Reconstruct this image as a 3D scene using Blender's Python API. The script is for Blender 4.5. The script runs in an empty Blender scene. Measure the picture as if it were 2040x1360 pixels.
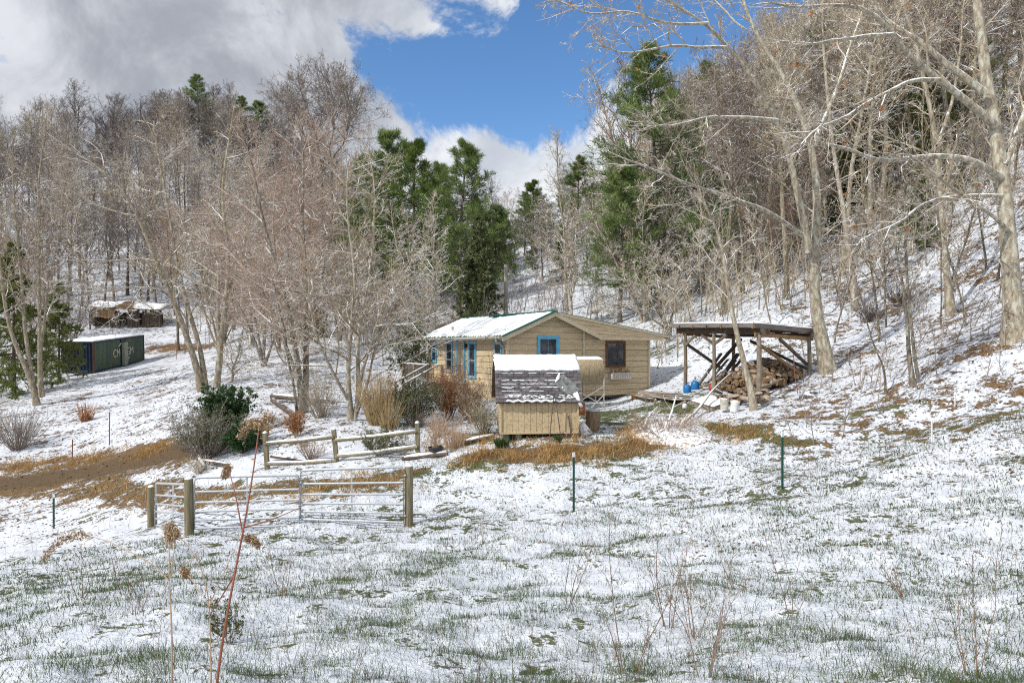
import bpy, math, random
import numpy as np
from mathutils import Vector, Matrix

# ------------------------------------------------------------------ camera, sky, sun, exposure
scene = bpy.context.scene
COL = scene.collection
CAMZ = 5.0
F = 1360.0                       # focal length in photo pixels (photo 2040 wide)
cam_d = bpy.data.cameras.new("camera"); cam = bpy.data.objects.new("camera", cam_d); COL.objects.link(cam)
cam.location = (0, 0, CAMZ); cam.rotation_euler = (math.radians(90), 0, 0)
cam_d.sensor_width = 36; cam_d.lens = 36 * F / 2040; cam_d.shift_y = 8 / 2040
cam_d.clip_start = 0.1; cam_d.clip_end = 3000
scene.camera = cam
scene.view_settings.view_transform = 'Standard'; scene.view_settings.look = 'None'
scene.view_settings.exposure = 0.2; scene.view_settings.gamma = 1
scene.cycles.filter_width = 1.1; scene.cycles.use_denoising = False; scene.cycles.max_bounces = 5; scene.cycles.diffuse_bounces = 3; scene.cycles.glossy_bounces = 2
scene.cycles.transparent_max_bounces = 8; scene.cycles.caustics_reflective = False; scene.cycles.caustics_refractive = False

SUN_EL = 43.0
TO_SUN = np.array([-0.84, -0.54])                    # horizontal direction towards the sun
TO_SUN = TO_SUN / np.linalg.norm(TO_SUN)
sd = Vector((TO_SUN[0] * math.cos(math.radians(SUN_EL)), TO_SUN[1] * math.cos(math.radians(SUN_EL)), math.sin(math.radians(SUN_EL))))
sun_d = bpy.data.lights.new("sun", 'SUN'); sun = bpy.data.objects.new("sun", sun_d); COL.objects.link(sun)
sun_d.energy = 3.4; sun_d.angle = math.radians(0.6); sun_d.color = (1.0, 0.95, 0.86)
sun.rotation_euler = sd.to_track_quat('Z', 'Y').to_euler(); sun.location = (-30, -20, 60)

class NT:
    """tiny node-tree helper"""
    def __init__(s, tree): s.t = tree; s.n = tree.nodes; s.l = tree.links; s.n.clear()
    def new(s, typ, ins=None, **kw):
        n = s.n.new(typ)
        for k, v in kw.items(): setattr(n, k, v)
        for k, v in (ins or {}).items():
            if hasattr(v, 'is_output') or isinstance(v, bpy.types.NodeSocket): s.l.new(v, n.inputs[k])
            else: n.inputs[k].default_value = v
        return n
    def math(s, op, a, b=None, c=None, clamp=False):
        n = s.n.new('ShaderNodeMath'); n.operation = op; n.use_clamp = clamp
        for i, v in enumerate((a, b, c)):
            if v is None: continue
            if isinstance(v, bpy.types.NodeSocket): s.l.new(v, n.inputs[i])
            else: n.inputs[i].default_value = v
        return n.outputs[0]
    def ramp(s, v, a, b, lo=0.0, hi=1.0):
        n = s.n.new('ShaderNodeMapRange'); n.interpolation_type = 'SMOOTHSTEP'
        for k, q in (('Value', v), ('From Min', a), ('From Max', b), ('To Min', lo), ('To Max', hi)):
            if isinstance(q, bpy.types.NodeSocket): s.l.new(q, n.inputs[k])
            else: n.inputs[k].default_value = q
        return n.outputs[0]
    def mix(s, f, a, b):
        n = s.n.new('ShaderNodeMix'); n.data_type = 'RGBA'
        for i, v in ((0, f), (6, a), (7, b)):
            if isinstance(v, bpy.types.NodeSocket): s.l.new(v, n.inputs[i])
            else: n.inputs[i].default_value = v if i == 0 else (*v, 1) if len(v) == 3 else v
        return n.outputs[2]
    def noise(s, vec, scale, detail=4, rough=0.55, dist=0.0):
        n = s.n.new('ShaderNodeTexNoise'); n.inputs['Scale'].default_value = scale
        n.inputs['Detail'].default_value = detail; n.inputs['Roughness'].default_value = rough; n.inputs['Distortion'].default_value = dist
        if vec is not None: s.l.new(vec, n.inputs['Vector'])
        return n.outputs['Fac']

def pdir(px, py):
    v = Vector(((px - 1020) / F, 1.0, (688 - py) / F)); return v.normalized()

world = bpy.data.worlds.new("World"); scene.world = world; world.use_nodes = True
w = NT(world.node_tree)
sky = w.new('ShaderNodeTexSky', sky_type='NISHITA', sun_disc=False)
sky.sun_elevation = math.radians(SUN_EL)
sky.sun_rotation = math.atan2(TO_SUN[0], TO_SUN[1])
sky.air_density = 1.0; sky.dust_density = 0.3; sky.ozone_density = 3.0; sky.altitude = 900
tc = w.new('ShaderNodeTexCoord').outputs['Generated']
blue = w.new('ShaderNodeHueSaturation', {'Color': sky.outputs[0], 'Saturation': 1.15, 'Value': 2.2}).outputs[0]
def lobe(px, py, inner, outer):
    d = pdir(px, py)
    dp = w.new('ShaderNodeVectorMath', {0: tc, 1: d}, operation='DOT_PRODUCT').outputs['Value']
    ang = w.math('ARCCOSINE', dp)
    return w.ramp(ang, math.radians(outer), math.radians(inner))
nz = w.math('MULTIPLY_ADD', w.math('SUBTRACT', w.noise(tc, 15, 8, 0.68, 0.6), 0.5), 0.45, w.noise(tc, 4.2, 12, 0.68, 0.5))
nz2 = w.noise(tc, 1.6, 3, 0.5)
# open blue part of the sky
hole = w.math('MAXIMUM', lobe(893, 75, 5.0, 9.5), w.math('MAXIMUM', lobe(1050, 80, 5.0, 9.6), lobe(1160, -30, 5, 9.6)))
hole = w.math('MAXIMUM', hole, lobe(1450, -500, 12, 30))
edge = w.math('MULTIPLY_ADD', w.math('SUBTRACT', nz, 0.5), 2.7, hole)
wisp = w.math('MAXIMUM', lobe(790, -40, 1.0, 6.0), lobe(950, -50, 1.0, 5.5))
edge = w.math('MULTIPLY_ADD', wisp, -0.42, edge)
cover = w.ramp(edge, 0.72, 0.28)
grey = w.math('MAXIMUM', lobe(300, -110, 8, 25), lobe(-600, 0, 20, 60))
grey = w.math('MULTIPLY', grey, w.ramp(nz2, 0.30, 0.62, 0.5, 1.0))
shade = w.ramp(w.noise(tc, 5.0, 8, 0.62, 0.4), 0.34, 0.68)
c_lit = w.mix(shade, (8.0, 8.7, 9.8), (12.5, 12.7, 13.0))
c_dark = w.mix(shade, (4.5, 4.8, 5.5), (9.6, 9.9, 10.6))
cl = w.mix(grey, c_lit, c_dark)
col = w.mix(cover, blue, cl)
bg = w.new('ShaderNodeBackground', {'Color': col, 'Strength': 0.070})
w.new('ShaderNodeOutputWorld', {'Surface': bg.outputs[0]})

# ------------------------------------------------------------------ numbers: projection, terrain
def P(px, py, Y): return Vector(((px - 1020) / F * Y, Y, CAMZ + (688 - py) / F * Y))

def vnoise(x, y, seed=0):
    xi = np.floor(x).astype(np.int64); yi = np.floor(y).astype(np.int64)
    fx = x - xi; fy = y - yi; fx = fx * fx * (3 - 2 * fx); fy = fy * fy * (3 - 2 * fy)
    def hsh(a, b):
        h = (a * 374761393 + b * 668265263 + seed * 974634777) & 0xffffffff
        h = ((h ^ (h >> 13)) * 1274126177) & 0xffffffff
        return ((h ^ (h >> 16)) & 0xffff) / 65535.0
    a = hsh(xi, yi); b = hsh(xi + 1, yi); c = hsh(xi, yi + 1); d = hsh(xi + 1, yi + 1)
    return (a * (1 - fx) + b * fx) * (1 - fy) + (c * (1 - fx) + d * fx) * fy

CP = [  # photo x, photo y, depth in metres
 (0,1360,4.5),(500,1360,4.5),(1020,1360,4.5),(1500,1360,4.4),(2040,1360,4.3),
 (0,1200,8.2),(500,1200,7.8),(1020,1200,7.6),(1500,1200,7.3),(2040,1200,6.6),
 (0,1120,14),(300,1110,13),(600,1100,12.5),(1020,1100,11.2),(1500,1100,10),(1700,1080,9.6),(2040,1100,8.4),
 (107,1055,21),(300,1050,18.7),(375,1065,15.2),(600,1048,15.2),(815,1045,15.2),(1143,1018,15),(1560,980,14.2),
 (1300,1000,15.2),(1800,960,13),(2040,950,12),(2040,850,15),(2040,750,18),(2022,669,20),(1900,860,16),
 (0,1000,25),(200,1000,22.5),(0,940,30),(200,925,28),(330,905,26),(430,905,24),(560,985,18),(750,985,17.5),
 (535,932,21.5),(668,920,21.5),(832,908,21),(930,900,20.5),(1020,878,20.9),(1150,868,21.2),(1020,950,18),(1200,930,18.5),
 (1177,858,22.5),(1300,900,19.5),(1400,880,20.5),(1420,830,23),(1250,822,27),(1190,812,29.5),(1230,800,31),(1293,775,33),
 (985,850,24),(1000,795,29.5),(900,830,28),(850,778,36),(800,790,34),(750,850,25),
 (605,830,28),(710,842,25),(405,775,38),(540,800,32),(240,800,42),(75,805,42),(30,890,33),(150,870,34),(430,850,28),
 (1512,796,25),(1365,771,28.5),(1612,746,26.5),(1450,748,30),(1500,815,23),(1600,850,19.5),(1700,800,21),(1650,745,26),(1820,762,20),
 (1700,900,17),(1857,870,17),(1896,628,28),(1706,618,34),(1333,665,42),(1480,620,38),(1800,520,38),(2040,380,36),
 (188,743,56),(289,718,68),(113,752,56),(500,700,55),(700,690,55),(850,680,55),(200,652,84),(400,655,84),(20,660,84),
 (200,560,102),(200,420,132),(200,290,170),(0,290,170),(-200,290,170),(400,270,170),(0,560,102),(500,500,125),(520,300,172),(700,560,105),(700,420,160),
 (500,640,82),(800,632,75),(820,500,115),(820,430,165),(1000,625,58),(1000,560,80),(1000,470,130),(1000,415,185),
 (1120,620,52),(1120,565,70),(1250,600,52),(1250,490,85),(1250,380,130),(1480,500,62),(1480,330,100),(1480,190,150),
 (1800,330,60),(1800,60,100),(2040,110,60),(2040,-250,100),(1800,-150,150),(2040,-400,140)]
_cp = np.array(CP, float)
_u = (_cp[:, 0] - 1020) / F; _r = _cp[:, 2] * np.sqrt(1 + _u * _u); _th = np.arctan(_u)
_q = ((688 - _cp[:, 1]) / F * _cp[:, 2]) / _r
_X = np.stack([_th * 1.5, np.log(_r)], 1); _C = 0.08
def _phi(d2): return np.sqrt(d2 + _C * _C)
_n = len(_X); _D = ((_X[:, None] - _X[None]) ** 2).sum(-1)
_A = np.zeros((_n + 3, _n + 3)); _A[:_n, :_n] = _phi(_D) - 0.01 * np.eye(_n); _A[:_n, _n] = 1; _A[:_n, _n + 1:] = _X; _A[_n:, :_n] = _A[:_n, _n:].T
_W = np.linalg.solve(_A, np.concatenate([_q, np.zeros(3)]))
THM = math.radians(41)
def ground(x, y):
    """terrain height, arrays in, arrays out"""
    x = np.atleast_1d(np.asarray(x, float)); y = np.atleast_1d(np.asarray(y, float))
    r = np.sqrt(x * x + y * y) + 1e-6; th = np.arctan2(x, y)
    rr = np.clip(r, 4.6, 180); tt = np.clip(th, -THM, THM)
    X = np.stack([tt * 1.5, np.log(rr)], 1)
    out = np.empty(len(X))
    for i in range(0, len(X), 20000):
        d = ((X[i:i + 20000, None] - _X[None]) ** 2).sum(-1)
        out[i:i + 20000] = _phi(d) @ _W[:_n] + _W[_n] + X[i:i + 20000] @ _W[_n + 1:]
    z = out * rr
    z = np.where(r < 4.6, z + (4.6 - r) * 0.14, z)
    z = np.where(r > 180, z - (r - 180) * 0.25, z)
    beh = np.clip((np.abs(th) - math.radians(55)) / math.radians(70), 0, 1)
    beh = beh * beh * (3 - 2 * beh)
    flat = -2.0 - 0.02 * np.minimum(r, 150)
    return CAMZ + z * (1 - beh) + flat * beh
def gz(x, y): return float(ground([x], [y])[0])
_RS = np.exp(np.linspace(math.log(3.6), math.log(230), 900))
def G(px, py):
    """where the view ray through a photo pixel first meets the terrain"""
    u = (px - 1020) / F; v = (688 - py) / F
    zz = ground(u * _RS, _RS); ray = CAMZ + v * _RS
    k = np.nonzero(ray <= zz)[0]
    k = int(k[0]) if len(k) else len(_RS) - 1
    if k > 0:
        a = ray[k - 1] - zz[k - 1]; b = ray[k] - zz[k]; t = a / (a - b) if a != b else 0
        Y = _RS[k - 1] + (_RS[k] - _RS[k - 1]) * t
    else: Y = _RS[0]
    return Vector((u * Y, Y, gz(u * Y, Y)))
def at(px, Y):
    x = (px - 1020) / F * Y; return Vector((x, Y, gz(x, Y)))

# ------------------------------------------------------------------ mesh building
class Geo:
    def __init__(s): s.V = []; s.F = []; s.n = 0; s.A = []
    def add(s, V, Fc, attr=None):
        V = np.asarray(V, np.float32).reshape(-1, 3); Fc = np.asarray(Fc, np.int64)
        s.V.append(V); s.F.append(Fc + s.n); s.n += len(V)
        s.A.append(np.full(len(V), 0.5, np.float32) if attr is None else np.asarray(attr, np.float32).ravel())
        return s
    def box(s, c, sz, rz=0, R=None):
        c = Vector(c); h = [q / 2 for q in sz]
        M = R if R is not None else Matrix.Rotation(rz, 3, 'Z')
        V = [c + M @ Vector((a * h[0], b * h[1], d * h[2])) for d in (-1, 1) for (a, b) in ((-1, -1), (1, -1), (1, 1), (-1, 1))]
        return s.add(V, [[3, 2, 1, 0], [4, 5, 6, 7], [0, 1, 5, 4], [1, 2, 6, 5], [2, 3, 7, 6], [3, 0, 4, 7]], np.full(8, random.random()))
    def bar(s, a, b, w_, h_, up=(0, 0, 1)):
        a = Vector(a); b = Vector(b); d = b - a; L = d.length; d.normalize()
        up = Vector(up)
        if abs(d.dot(up)) > 0.98: up = Vector((0, 1, 0))
        sx = d.cross(up).normalized(); sz = sx.cross(d).normalized()
        M = Matrix((sx, d, sz)).transposed()
        return s.box((a + b) / 2, (w_, L, h_), R=M)
    def prism(s, pts, vec):
        """extrude a planar polygon by a vector"""
        n = len(pts); pts = [Vector(p) for p in pts]; vec = Vector(vec)
        V = pts + [p + vec for p in pts]
        s.add(V, [], np.full(2 * n, random.random())) if False else None
        base = s.n
        s.V.append(np.array([tuple(p) for p in V], np.float32)); s.A.append(np.full(2 * n, random.random(), np.float32)); s.n += 2 * n
        s.F.append(np.array([[base + i for i in range(n)][::-1]])); s.F.append(np.array([[base + n + i for i in range(n)]]))
        s.F.append(np.array([[base + i, base + (i + 1) % n, base + n + (i + 1) % n, base + n + i] for i in range(n)]))
        return s
    def tubes(s, pts, rad, n, cap=False, attr=None):
        """pts (B,K,3), rad (B,K)"""
        pts = np.asarray(pts, float); rad = np.asarray(rad, float); B, K, _ = pts.shape
        if B == 0: return s
        d = pts[:, -1] - pts[:, 0]; d /= np.linalg.norm(d, axis=1, keepdims=True) + 1e-9
        ref = np.where(np.abs(d[:, 2:3]) < 0.9, np.array([[0, 0, 1.]]), np.array([[1., 0, 0]]))
        u = np.cross(d, ref); u /= np.linalg.norm(u, axis=1, keepdims=True) + 1e-9
        v = np.cross(u, d)
        an = np.arange(n) / n * 2 * math.pi
        ring = u[:, None] * np.cos(an)[None, :, None] + v[:, None] * np.sin(an)[None, :, None]
        V = pts[:, :, None] + rad[:, :, None, None] * ring[:, None]
        idx = np.arange(B * K * n).reshape(B, K, n)
        a = idx[:, :-1]; b = idx[:, 1:]
        Q = np.stack([a, np.roll(a, -1, 2), np.roll(b, -1, 2), b], -1).reshape(-1, 4)
        at_ = None
        if attr is not None: at_ = np.repeat(np.asarray(attr, np.float32), K * n)
        s.add(V.reshape(-1, 3), Q, at_)
        if cap:
            b0 = s.n - B * K * n
            s.F.append(idx[:, 0, ::-1] + b0); s.F.append(idx[:, -1] + b0)
        return s
    def tube(s, pts, rad, n=8, cap=True):
        p = np.array([[tuple(q) for q in pts]]); r = np.array([[rad] * len(pts)]) if np.isscalar(rad) else np.array([rad])
        return s.tubes(p, r, n, cap)
    def lathe(s, c, prof, n=24):
        c = Vector(c); K = len(prof); an = np.arange(n) / n * 2 * math.pi
        V = np.array([[(c.x + r * math.cos(t), c.y + r * math.sin(t), c.z + z) for t in an] for r, z in prof])
        idx = np.arange(K * n).reshape(K, n); a = idx[:-1]; b = idx[1:]
        Q = np.stack([a, np.roll(a, -1, 1), np.roll(b, -1, 1), b], -1).reshape(-1, 4)
        s.add(V, Q); return s
    def build(s, name, mat, parent=None, loc=None, smooth=False):
        me = bpy.data.meshes.new(name)
        V = np.concatenate(s.V) if s.V else np.zeros((0, 3), np.float32)
        if loc is not None: V = V - np.array(tuple(loc), np.float32)
        me.vertices.add(len(V)); me.vertices.foreach_set('co', V.astype(np.float32).ravel())
        fl = [f for f in s.F if f.size]
        sizes = np.concatenate([np.full(len(f), f.shape[1]) for f in fl]); flat = np.concatenate([f.ravel() for f in fl])
        me.loops.add(len(flat)); me.loops.foreach_set('vertex_index', flat.astype(np.int32))
        me.polygons.add(len(sizes)); st = np.concatenate([[0], np.cumsum(sizes)[:-1]])
        me.polygons.foreach_set('loop_start', st.astype(np.int32))
        at_ = me.attributes.new('tone', 'FLOAT', 'POINT'); at_.data.foreach_set('value', np.concatenate(s.A).astype(np.float32))
        me.update(calc_edges=True); me.validate()
        if smooth: me.shade_smooth()
        else: me.shade_flat()
        if mat: me.materials.append(mat)
        o = bpy.data.objects.new(name, me); COL.objects.link(o)
        if parent: o.parent = parent
        if loc is not None and parent is None: o.location = loc
        return o

def tag(o, label=None, cat=None, group=None, kind=None):
    if label: o['label'] = label
    if cat: o['category'] = cat
    if group: o['group'] = group
    if kind: o['kind'] = kind
    return o
def empty(name, loc, label, cat, rz=0, group=None, rot=None):
    o = bpy.data.objects.new(name, None); COL.objects.link(o); o.location = loc
    o.rotation_euler = rot if rot else (0, 0, rz); o.empty_display_size = 0.3
    return tag(o, label, cat, group)

# ------------------------------------------------------------------ materials
def M(name, c1, c2=None, scale=4, rough=0.8, bump=0.0, snow=0.0, sthr=0.35, tone=0.0, metal=0.0, stretch=None, spec=0.3, rnd=0.0, trans=None, mos=None, detail=5):
    m = bpy.data.materials.new(name); m.use_nodes = True; t = NT(m.node_tree)
    tcn = t.new('ShaderNodeTexCoord').outputs['Object']
    if stretch:
        tcn = t.new('ShaderNodeMapping', {'Vector': tcn, 'Scale': stretch}).outputs[0]
    nz_ = t.noise(tcn, scale, detail, 0.6)
    base = t.mix(t.ramp(nz_, 0.3, 0.7), c1, c2 or c1)
    if mos:   # lichen, stains or dirt with its own shape
        base = t.mix(t.ramp(t.noise(tcn, scale * mos[1], 4, 0.6), 0.5, 0.62, 0, mos[2]), base, mos[0])
    if tone:
        a = t.new('ShaderNodeAttribute', attribute_name='tone').outputs['Fac']
        base = t.new('ShaderNodeHueSaturation', {'Color': base, 'Value': t.ramp(a, 0, 1, 1 - tone, 1 + tone)}).outputs[0]
    if rnd:
        oi = t.new('ShaderNodeObjectInfo').outputs['Random']
        base = t.new('ShaderNodeHueSaturation', {'Color': base, 'Value': t.ramp(oi, 0, 1, 1 - rnd, 1 + rnd), 'Saturation': t.ramp(oi, 1, 0, 1 - rnd, 1 + rnd)}).outputs[0]
    if snow:
        nrm = t.new('ShaderNodeSeparateXYZ', {0: t.new('ShaderNodeNewGeometry').outputs['Normal']}).outputs[2]
        nn = t.math('MULTIPLY_ADD', t.math('SUBTRACT', t.noise(tcn, 2.2, 4, 0.6), 0.5), 1.6, nrm)
        f = t.ramp(nn, sthr, sthr + 0.2, 0, snow)
        base = t.mix(f, base, (0.82, 0.85, 0.90))
    ins = {'Base Color': base, 'Roughness': rough, 'Metallic': metal, 'Specular IOR Level': spec}
    b = t.new('ShaderNodeBsdfPrincipled', ins)
    if bump:
        bn = t.new('ShaderNodeBump', {'Height': nz_, 'Strength': bump, 'Distance': 0.02}); t.l.new(bn.outputs[0], b.inputs['Normal'])
    out = b.outputs[0]
    if trans:
        tr = t.new('ShaderNodeBsdfTranslucent', {'Color': (*trans, 1)})
        out = t.new('ShaderNodeMixShader', {0: 0.3, 1: b.outputs[0], 2: tr.outputs[0]}).outputs[0]
    t.new('ShaderNodeOutputMaterial', {'Surface': out})
    return m

m_snow = M('snow', (0.80, 0.83, 0.88), (0.86, 0.88, 0.91), 6, 0.6, 0.25, spec=0.2)
m_bark_grey = M('bark_grey', (0.20, 0.165, 0.125), (0.08, 0.065, 0.05), 9, 0.9, 0.8, 0.6, 0.62, stretch=(2, 2, 0.7), mos=((0.33, 0.34, 0.27), 0.6, 0.75), rnd=0.15)
m_bark_tan = M('bark_tan', (0.37, 0.31, 0.23), (0.15, 0.12, 0.09), 9, 0.9, 0.9, 0.85, 0.5, stretch=(2, 2, 0.8), mos=((0.46, 0.46, 0.37), 0.5, 0.8), rnd=0.15)
m_bark_dark = M('bark_dark', (0.17, 0.14, 0.115), (0.08, 0.065, 0.055), 5, 0.9, 0.7, 0.4, 0.75, stretch=(3, 3, 0.6), rnd=0.2)
m_bark_pale = M('pale_lichened_bark', (0.42, 0.37, 0.28), (0.15, 0.12, 0.09), 9, 0.9, 0.9, 0.95, 0.42, stretch=(2, 2, 0.8), mos=((0.52, 0.52, 0.43), 0.5, 0.8))
m_twig_tan = M('twig_tan', (0.47, 0.40, 0.29), (0.22, 0.175, 0.125), 3, 0.9, 0, 0.95, 0.42, rnd=0.15, detail=2)
m_twig_grey = M('twig_grey', (0.28, 0.23, 0.19), (0.15, 0.12, 0.10), 3, 0.9, 0, 0.85, 0.5, rnd=0.2, detail=2)
m_twig_red = M('twig_red', (0.42, 0.32, 0.24), (0.26, 0.17, 0.125), 3, 0.9, 0, 0.8, 0.6, rnd=0.15, detail=2)
m_twig_dark = M('twig_dark', (0.14, 0.105, 0.10), (0.08, 0.06, 0.055), 3, 0.9, 0, 0.25, 0.7, rnd=0.2, detail=2)
m_pine = M('pine_needles', (0.235, 0.29, 0.10), (0.085, 0.135, 0.055), 0.9, 0.7, 0, 0.0, tone=0.65, trans=(0.16, 0.24, 0.05), rnd=0.15, detail=2)
m_spruce = M('spruce_needles', (0.19, 0.21, 0.065), (0.075, 0.105, 0.035), 1.2, 0.7, 0, 0.85, 0.8, tone=0.5, trans=(0.06, 0.09, 0.02), rnd=0.15, detail=3)
m_olive = M('hemlock_needles', (0.25, 0.27, 0.085), (0.11, 0.14, 0.045), 1.0, 0.7, 0, 0.6, 1.0, tone=0.4, trans=(0.10, 0.13, 0.03), rnd=0.15, detail=3)
m_laurel = M('laurel_leaves', (0.065, 0.13, 0.045), (0.03, 0.065, 0.025), 2, 0.45, 0, 0.3, 1.05, tone=0.5, trans=(0.05, 0.12, 0.03))
m_leafy = M('shrub_leaves', (0.10, 0.12, 0.045), (0.06, 0.07, 0.03), 2, 0.6, 0, 0.4, 1.0, tone=0.5)
m_deadleaf = M('dead_leaves', (0.48, 0.22, 0.07), (0.30, 0.13, 0.05), 3, 0.8, tone=0.4, trans=(0.4, 0.15, 0.04))
m_siding = M('tan_painted_siding', (0.56, 0.455, 0.30), (0.50, 0.40, 0.255), 4, 0.75, 0.12, tone=0.09, stretch=(0.8, 0.8, 12), mos=((0.33, 0.25, 0.16), 0.45, 0.55))
m_trim = M('tan_trim', (0.60, 0.52, 0.38), (0.50, 0.42, 0.30), 5, 0.7, 0.3)
m_roofgreen = M('green_metal_roof', (0.025, 0.13, 0.10), (0.035, 0.16, 0.12), 3, 0.4, 0.05, spec=0.5)
m_blue = M('sky_blue_paint', (0.10, 0.36, 0.58), (0.14, 0.44, 0.66), 6, 0.5, 0.1)
m_brownframe = M('brown_frame', (0.16, 0.08, 0.04), (0.10, 0.05, 0.03), 6, 0.6)
m_whitewood = M('weathered_white_paint', (0.55, 0.53, 0.48), (0.42, 0.40, 0.36), 9, 0.7, 0.3)
m_gutter = M('cream_gutter', (0.46, 0.42, 0.34), (0.36, 0.33, 0.27), 6, 0.5)
m_crawlshade = M('painted_crawl_shade', (0.012, 0.010, 0.009), None, 3, 0.95)  # near-black colour standing in for the shade under the cabin floor
m_wood = M('weathered_wood', (0.27, 0.225, 0.165), (0.15, 0.12, 0.09), 7, 0.85, 0.6, 0.6, 0.9, tone=0.2, stretch=(1, 1, 0.5), rnd=0.12)
m_postwood = M('treated_post_wood', (0.27, 0.24, 0.16), (0.15, 0.13, 0.085), 6, 0.85, 0.7, 0.0, stretch=(3, 3, 0.35), rnd=0.12)
m_darkwood = M('dark_old_wood', (0.13, 0.10, 0.08), (0.065, 0.05, 0.04), 6, 0.85, 0.6, 0.5, 0.95, tone=0.2, rnd=0.15)
m_lumber = M('fresh_brown_lumber', (0.34, 0.21, 0.10), (0.22, 0.13, 0.065), 6, 0.8, 0.5, tone=0.2)
m_greywood = M('grey_fascia_board', (0.22, 0.20, 0.19), (0.13, 0.115, 0.11), 5, 0.85, 0.6, stretch=(0.5, 0.5, 4))
m_galv = M('galvanised_steel', (0.46, 0.49, 0.52), (0.36, 0.39, 0.42), 10, 0.45, 0.1, 0.7, 0.85, metal=0.25, spec=0.5)
m_shingle = M('grey_shingles', (0.155, 0.14, 0.145), (0.085, 0.08, 0.085), 8, 0.9, 0.5, tone=0.3)
m_shedwall = M('tan_grooved_plywood', (0.56, 0.455, 0.295), (0.50, 0.395, 0.245), 12, 0.8, 0.15, tone=0.04, mos=((0.24, 0.17, 0.10), 1.5, 0.5), stretch=(1, 1, 0.8))
m_rust = M('rusty_pipe', (0.28, 0.11, 0.05), (0.16, 0.07, 0.04), 6, 0.85, 0.5)
m_tank = M('tan_tank_paint', (0.40, 0.33, 0.22), (0.30, 0.24, 0.155), 3, 0.55, 0.1, mos=((0.20, 0.11, 0.05), 1.3, 0.6), stretch=(5, 5, 1))
m_cgreen = M('faded_green_steel', (0.085, 0.125, 0.085), (0.045, 0.085, 0.08), 0.8, 0.6, 0.15, mos=((0.12, 0.12, 0.045), 1.6, 0.7), stretch=(2, 2, 0.35))
m_cblue = M('container_blue_steel', (0.013, 0.032, 0.06), (0.010, 0.02, 0.04), 2, 0.55, 0.1)
m_crust = M('rusted_corner_steel', (0.10, 0.045, 0.03), (0.05, 0.03, 0.025), 3, 0.8, 0.3)
m_paintwhite = M('worn_white_lettering', (0.62, 0.60, 0.50), (0.45, 0.45, 0.37), 5, 0.8)
m_tpost = M('green_steel_post', (0.015, 0.10, 0.075), (0.02, 0.07, 0.06), 8, 0.6)
m_white = M('white_plastic', (0.75, 0.75, 0.73), (0.65, 0.65, 0.64), 5, 0.5)
m_bluep = M('blue_plastic', (0.01, 0.16, 0.42), (0.01, 0.12, 0.33), 4, 0.4, spec=0.5)
m_redp = M('red_plastic', (0.35, 0.03, 0.03), None, 4, 0.4, spec=0.5)
m_black = M('black_plastic', (0.035, 0.035, 0.04), None, 4, 0.5)
m_logend = M('split_wood_face', (0.28, 0.20, 0.13), (0.12, 0.085, 0.06), 7, 0.85, 0.3, tone=0.4, rnd=0.35)
m_logbark = M('log_bark', (0.20, 0.15, 0.11), (0.11, 0.08, 0.06), 7, 0.9, 0.6, 0.5, 0.95, rnd=0.3)
m_stone = M('stone', (0.26, 0.25, 0.23), (0.17, 0.16, 0.15), 6, 0.9, 0.5)
m_drystem = M('dry_stem', (0.25, 0.17, 0.115), (0.14, 0.09, 0.065), 12, 0.8, rnd=0.15)
m_redstem = M('red_brown_stem', (0.27, 0.095, 0.055), (0.16, 0.06, 0.04), 12, 0.7)
m_tanstem = M('tan_stem', (0.50, 0.36, 0.24), (0.36, 0.24, 0.16), 12, 0.8)
m_seed = M('dry_seed_head', (0.46, 0.33, 0.20), (0.28, 0.19, 0.11), 20, 0.9, tone=0.4)
m_drygrass = M('dry_grass', (0.55, 0.38, 0.18), (0.34, 0.21, 0.09), 1.5, 0.8, tone=0.45, trans=(0.5, 0.32, 0.12))
m_plume = M('pampas_blades', (0.62, 0.48, 0.27), (0.42, 0.30, 0.15), 2, 0.8, tone=0.3, trans=(0.5, 0.38, 0.2))
m_grass = M('winter_grass', (0.10, 0.13, 0.05), (0.06, 0.085, 0.038), 1.2, 0.6, tone=0.55, trans=(0.08, 0.14, 0.04))
m_pole = M('utility_pole_wood', (0.42, 0.38, 0.34), (0.28, 0.25, 0.22), 5, 0.85, 0.3, stretch=(2, 2, 0.4))

def glass_mat(name, c):
    m = bpy.data.materials.new(name); m.use_nodes = True; t = NT(m.node_tree)
    tcn = t.new('ShaderNodeTexCoord').outputs['Object']
    base = t.mix(t.ramp(t.noise(tcn, 3, 3), 0.35, 0.7), c, tuple(q * 2.2 for q in c))
    b = t.new('ShaderNodeBsdfPrincipled', {'Base Color': base, 'Roughness': 0.06, 'Specular IOR Level': 0.9})
    bn = t.new('ShaderNodeBump', {'Height': t.noise(tcn, 2.5, 2), 'Strength': 0.15, 'Distance': 0.03}); t.l.new(bn.outputs[0], b.inputs['Normal'])
    t.new('ShaderNodeOutputMaterial', {'Surface': b.outputs[0]}); return m
m_glass = glass_mat('window_glass', (0.020, 0.024, 0.030))
m_curtain = M('curtained_glass', (0.42, 0.36, 0.25), (0.25, 0.20, 0.13), 6, 0.25, spec=0.6, stretch=(6, 6, 0.6))

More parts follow.
